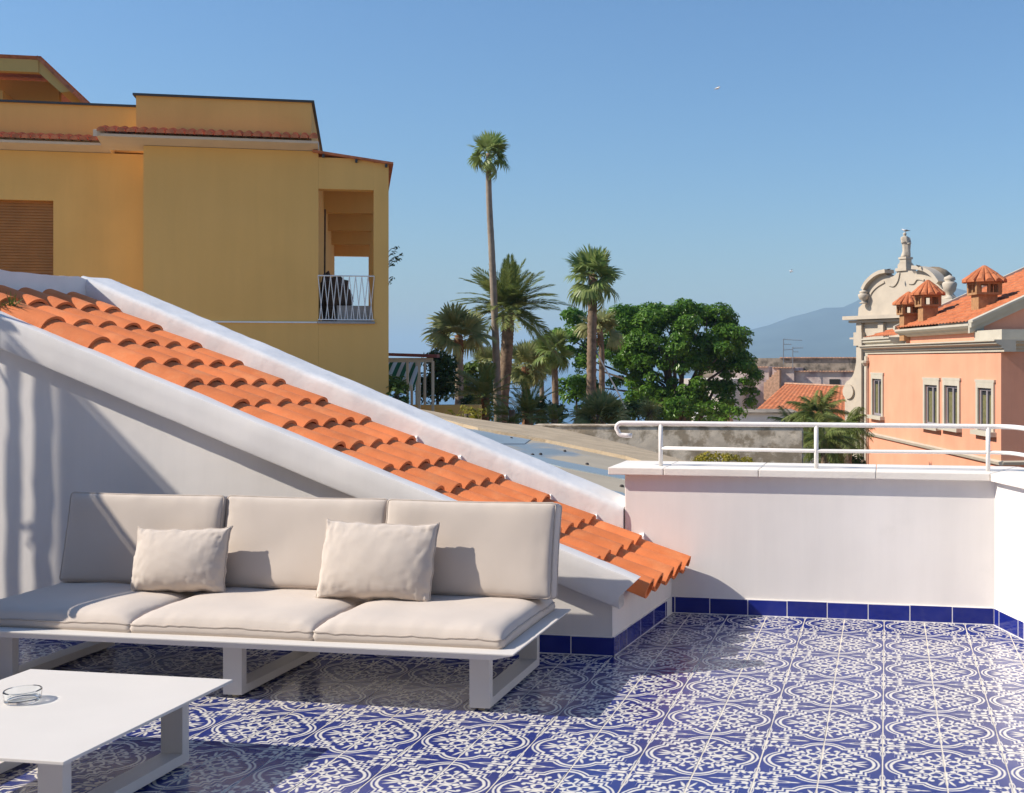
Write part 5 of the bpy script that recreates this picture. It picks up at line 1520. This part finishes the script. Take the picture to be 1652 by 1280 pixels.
# dense clumps of leaves
def leaf_cloud(clumps, per, size, seed, m, name, root, up=.5):
    rnd = random.Random(seed); v = []; f = []
    for (c, r) in clumps:
        for _ in range(int(per * (r / .7) ** 2)):
            d = Vector((rnd.gauss(0, 1), rnd.gauss(0, 1), rnd.gauss(0, 1))).normalized()
            if d.z < -.2 and rnd.random() < .55: d.z = -d.z
            rr = r * (rnd.random() ** .35)
            p = c + Vector((d.x * rr, d.y * rr, d.z * rr * .72))
            n = (d + Vector((rnd.gauss(0, .5), rnd.gauss(0, .5), up + rnd.gauss(0, .5)))).normalized()
            t = n.orthogonal().normalized(); t = Matrix.Rotation(rnd.uniform(0, 6.28), 3, n) @ t; b_ = n.cross(t)
            s = size * rnd.uniform(.6, 1.25)
            o = len(v); v += [p - t * s, p + b_ * s * .45 + n * s * .1, p + t * s, p - b_ * s * .45 + n * s * .1]
            f.append((o, o + 1, o + 2, o + 3))
    me = mesh_of(name, [tuple(p - parent_origin(root)) for p in v], f, m)
    return link(name, me, root)
def ellipsoid(c, r, n, rmin, rmax, rnd, shell=.35, under=.25):
    out = []
    while len(out) < n:
        d = Vector((rnd.gauss(0, 1), rnd.gauss(0, 1), rnd.gauss(0, 1))).normalized()
        if d.z < -.3 and rnd.random() > under: continue
        k = (1 - shell) + shell * rnd.random() ** .5 if rnd.random() < .8 else rnd.uniform(.3, .8)
        out.append((Vector((c.x + d.x * r[0] * k, c.y + d.y * r[1] * k, c.z + d.z * r[2] * k)), rnd.uniform(rmin, rmax)))
    return out
def limbs(root, foot, fork, clumps, r0, n, rnd, m):
    g = MB(); g.tube([foot, foot.lerp(fork, .5) + V(.15, 0, 0), fork], [r0 * 1.25, r0, r0 * .85], 10).build("trunk", m, root, smooth=True)
    for k in range(n):
        c = rnd.choice(clumps)[0]; mid = fork.lerp(c, .45) + V(rnd.gauss(0, .3), rnd.gauss(0, .3), rnd.uniform(.0, .35)); st = foot.lerp(fork, rnd.uniform(.55, 1.0))
        MB().tube([st, st.lerp(mid, .5) + V(0, 0, rnd.uniform(-.1, .15)), mid, c], [r0 * .42, r0 * .3, r0 * .2, r0 * .05], 6).build("limb", m, root, smooth=True)
rnd = random.Random(5)
TY = 56.0; k_ = TY / F
bt = thing("broad_tree", "big dense round-crowned green tree in the middle distance", "tree", at(1092, 700, TY))
cl = ellipsoid(at(1100, 572, TY), (106 * k_, 2.9, 84 * k_), 120, .38, .75, rnd, shell=.25)
cl += ellipsoid(at(1010, 562, TY), (48 * k_, 1.8, 62 * k_), 26, .42, .75, rnd)
cl += ellipsoid(at(930, 562, TY + 1.5), (36 * k_, 1.3, 62 * k_), 20, .38, .65, rnd, under=.8)
cl += ellipsoid(at(1198, 612, TY - 1), (34 * k_, 1.0, 36 * k_), 14, .32, .55, rnd, under=.8)
cl += ellipsoid(at(1150, 650, TY - 1), (62 * k_, 1.4, 26 * k_), 14, .28, .5, rnd, under=.9)
cl += ellipsoid(at(1020, 635, TY), (70 * k_, 1.4, 38 * k_), 24, .35, .6, rnd, under=.8)
cl += [(at(1102, 492, TY), .45), (at(918, 508, TY), .38), (at(1062, 497, TY), .4), (at(1140, 508, TY), .45), (at(1170, 540, TY), .5), (at(1085, 650, TY - 1), .5)]
cl += ellipsoid(at(1055, 640, TY - 2.2), (48 * k_, .9, 30 * k_), 16, .3, .5, rnd, under=.9) + ellipsoid(at(1110, 632, TY - 2.4), (40 * k_, .8, 22 * k_), 10, .3, .5, rnd, under=.9)
foot = at(1092, 712, TY); foot.z = GZ
limbs(bt, foot, at(1096, 650, TY), cl, .36, 34, rnd, M['bark'])
leaf_cloud(cl, 430, .115, 6, LEAF['tree'], "crown", bt)
def shrub(label, u, v, Y, rx, rz, n, rmin, rmax, m, seed, size=.12, per=150, name="garden_shrub", cat="shrub", group=None):
    rnd = random.Random(seed); c = at(u, v, Y); k = Y / F
    o = thing(name, label, cat, V(c.x, c.y, GZ), group=group)
    cl = ellipsoid(c, (rx * k, max(.5, rx * k * .7), rz * k), n, rmin, rmax, rnd, under=.8)
    MB().tube([V(c.x, c.y, GZ), c], [.12, .05], 6).build("stem", M['bark'], o, smooth=True)
    leaf_cloud(cl, per, size, seed + 1, m, "foliage", o)
    return o
shrub("tall dark evergreen behind the canopy posts", 706, 620, 40, 26, 46, 22, .35, .6, LEAF['dark'], 71, .11, 220)
shrub("rounded green shrub between the stout palm and the tallest palm", 770, 622, 48, 30, 36, 20, .35, .6, LEAF['shrub'], 72, .13, 220)
shrub("dark low evergreen at the foot of the stout palm", 765, 668, 41, 26, 26, 14, .3, .45, LEAF['dark'], 73, .10, 200)
shrub("bright green creeper on the roof edge below the stout palm", 752, 668, 24, 26, 8, 10, .10, .2, LEAF['yellow'], 74, .06, 300)
shrub("bright leafy bush under the striped awning", 640, 634, 26, 15, 22, 12, .16, .3, LEAF['shrub'], 75, .09, 300)
shrub("yellow-green bush in front of the boundary wall beyond the coping", 1162, 744, 14.0, 52, 9, 60, .045, .085, LEAF['yellow'], 76, .024, 1900)
shrub("dark evergreen low between the slim palms", 930, 640, 58, 26, 40, 16, .35, .6, LEAF['tree'], 77, .14, 220)
shrub("dark undergrowth at the foot of the big tree", 1030, 672, 50, 55, 18, 18, .3, .5, LEAF['dark'], 78, .12, 220)
shrub("dense green shrub hiding the foot of the big tree's trunk", 1085, 668, 51, 46, 20, 18, .28, .5, LEAF['tree'], 91, .11, 260)
shrub("green undergrowth beneath the big tree's right side", 1150, 672, 52, 50, 18, 14, .25, .45, LEAF['tree'], 79, .12, 200)
shrub("dark thicket behind the slender palms left of the boundary wall", 868, 668, 44, 46, 22, 16, .25, .45, LEAF['dark'], 80, .11, 170)
shrub("grey-green thicket below the drooping palms", 1350, 745, 42, 50, 30, 16, .3, .5, LEAF['dark'], 81, .11, 200)
# yucca: a ball of stiff blades
yu = thing("yucca", "yellowish ball-shaped yucca with stiff blades behind the rail end", "yucca", at(1048, 690, 31))
rnd = random.Random(9); v = []; f = []; c = at(1048, 661, 31)
for k in range(330):
    d = Vector((rnd.gauss(0, 1), rnd.gauss(0, 1), rnd.gauss(.15, 1.15))).normalized(); l = rnd.uniform(.30, .42) * (1 + .35 * abs(d.z)); s = d.orthogonal().normalized() * .012
    o = len(v); cc = c - Vector((0, 0, .1)); v += [cc + s, cc + d * l, cc - s]; f.append((o, o + 1, o + 2))
link("blades", mesh_of("blades", [tuple(p - yu.location) for p in v], f, LEAF['yucca']), yu)
MB().tube([V(c.x, c.y, GZ), c], .08, 8).build("stem", M['bark'], yu)
# creeper sticking out past the corner of the ochre house
rnd = random.Random(4)
cr = thing("creeper", "thin leafy creeper sprays sticking out past the ochre house corner", "creeper", BF(.05, 3, 3.2))
tips = [(636, 408), (640, 400), (648, 412), (645, 420), (633, 428), (636, 418), (632, 450)]
sg = []
for (u, v) in tips:
    a = at(624, v + rnd.uniform(8, 20), 28); b_ = at(u, v, 28); sg.append((b_, .07)); sg.append((a.lerp(b_, .7), .05))
    MB().tube([a, a.lerp(b_, .5) + V(0, 0, .05), b_], .008, 4).build("twig", M['bark'], cr)
leaf_cloud(sg, 900, .045, 3, LEAF['dark'], "foliage", cr)
# weeds in the tile gap
wd = thing("weed_tuft", "small tuft of weeds growing between the roof tiles at the left edge", "weed", T(-4.33, 5.05, 1.60))
v = []; f = []
for k in range(80):
    d = Vector((rnd.gauss(.2, .8), rnd.gauss(-.5, .6), abs(rnd.gauss(.3, .5)))).normalized(); l = rnd.uniform(.03, .085); s = d.orthogonal().normalized() * .003
    cc = Vector((rnd.uniform(-.05, .05), rnd.uniform(-.03, .03), 0)); o = len(v); v += [tuple(cc + s), tuple(cc + d * l), tuple(cc - s)]; f.append((o, o + 1, o + 2))
link("blades", mesh_of("blades", v, f, LEAF['weed']), wd)
# ropes from the rough palm
wr = MB().tube([at(958, 560, 44), at(990, 620, 43.5), at(1010, 660, 43)], .03, 5).build("guy_rope", M['aerial'])
tag(wr, "slanting pale guy rope beside the rough trunked fan palm", "rope")

# ================================================================== BIRDS
M['gullwhite'] = mat("gull_white", (0.75, 0.75, 0.75), .8); M['gullgrey'] = mat("gull_grey", (0.13, 0.13, 0.14), .8); M['beak'] = mat("gull_beak", (.6, .35, .05), .6)
def gull(label, p, s, az, flying, bank=0.0, dark=False):
    o = thing("seagull" if not dark else "pigeon", label, "bird", p, az); o.rotation_euler = (bank, 0, az)
    m1 = M['gullgrey'] if dark else M['gullwhite']
    def ell(name, path, rad, m):
        g = MB().tube(path, rad, 8); me = g.mesh(name, m, None, 0, True); link(name, me, o)
    ell("body", [V(-.30 * s, 0, -.02 * s), V(-.2 * s, 0, .0), V(0, 0, .0), V(.16 * s, 0, .03 * s), V(.24 * s, 0, .09 * s), V(.30 * s, 0, .11 * s), V(.34 * s, 0, .10 * s)], [.015 * s, .06 * s, .10 * s, .085 * s, .055 * s, .05 * s, .02 * s], m1)
    ell("beak", [V(.33 * s, 0, .10 * s), V(.40 * s, 0, .085 * s)], [.014 * s, .003 * s], M['beak'])
    for sd in (-1, 1):
        if flying:
            v = [(.10, 0, .03), (-.10, 0, .03), (.13, .30, .12), (-.05, .32, .12), (.03, .62, .06), (-.04, .60, .06), (-.10, .78, .0)]
            f = [(0, 1, 3, 2), (2, 3, 5, 4), (4, 5, 6)]
            link("wing", mesh_of("wing", [(a * s, b_ * s * sd, c_ * s) for a, b_, c_ in v], f, M['gullgrey']), o)
        else:
            ell("wing", [V(.12 * s, sd * .07 * s, .04 * s), V(-.05 * s, sd * .085 * s, .03 * s), V(-.28 * s, sd * .04 * s, -.01 * s), V(-.42 * s, sd * .01 * s, -.02 * s)], [.03 * s, .055 * s, .03 * s, .006 * s], M['gullgrey'])
            ell("leg", [V(0, sd * .03 * s, -.08 * s), V(.01 * s, sd * .03 * s, -.18 * s)], .010 * s, M['beak'])
    return o
gull("seagull gliding highest in the blue sky above the palms", at(1157, 143, 48), .42, radians(-30), True, .5)
gull("smaller seagull gliding low in the sky left of the church", at(1277, 438, 70), .42, radians(160), True, -.5)
stop = CF(x, .3, zs1)
_p = base + V(0.0, 0, h + .12)
gull("seagull perched on the statue's head", Vector((base.x, base.y, zs1 + .10)), .62, radians(170), False)
gull("dark bird perched on the left half of the broken pediment", at(1433, 435.2, 61.8), .42, radians(20), False, dark=True)
gull("dark bird perched on the right half of the broken pediment", at(1482, 429.6, 60.6), .46, radians(200), False, dark=True)
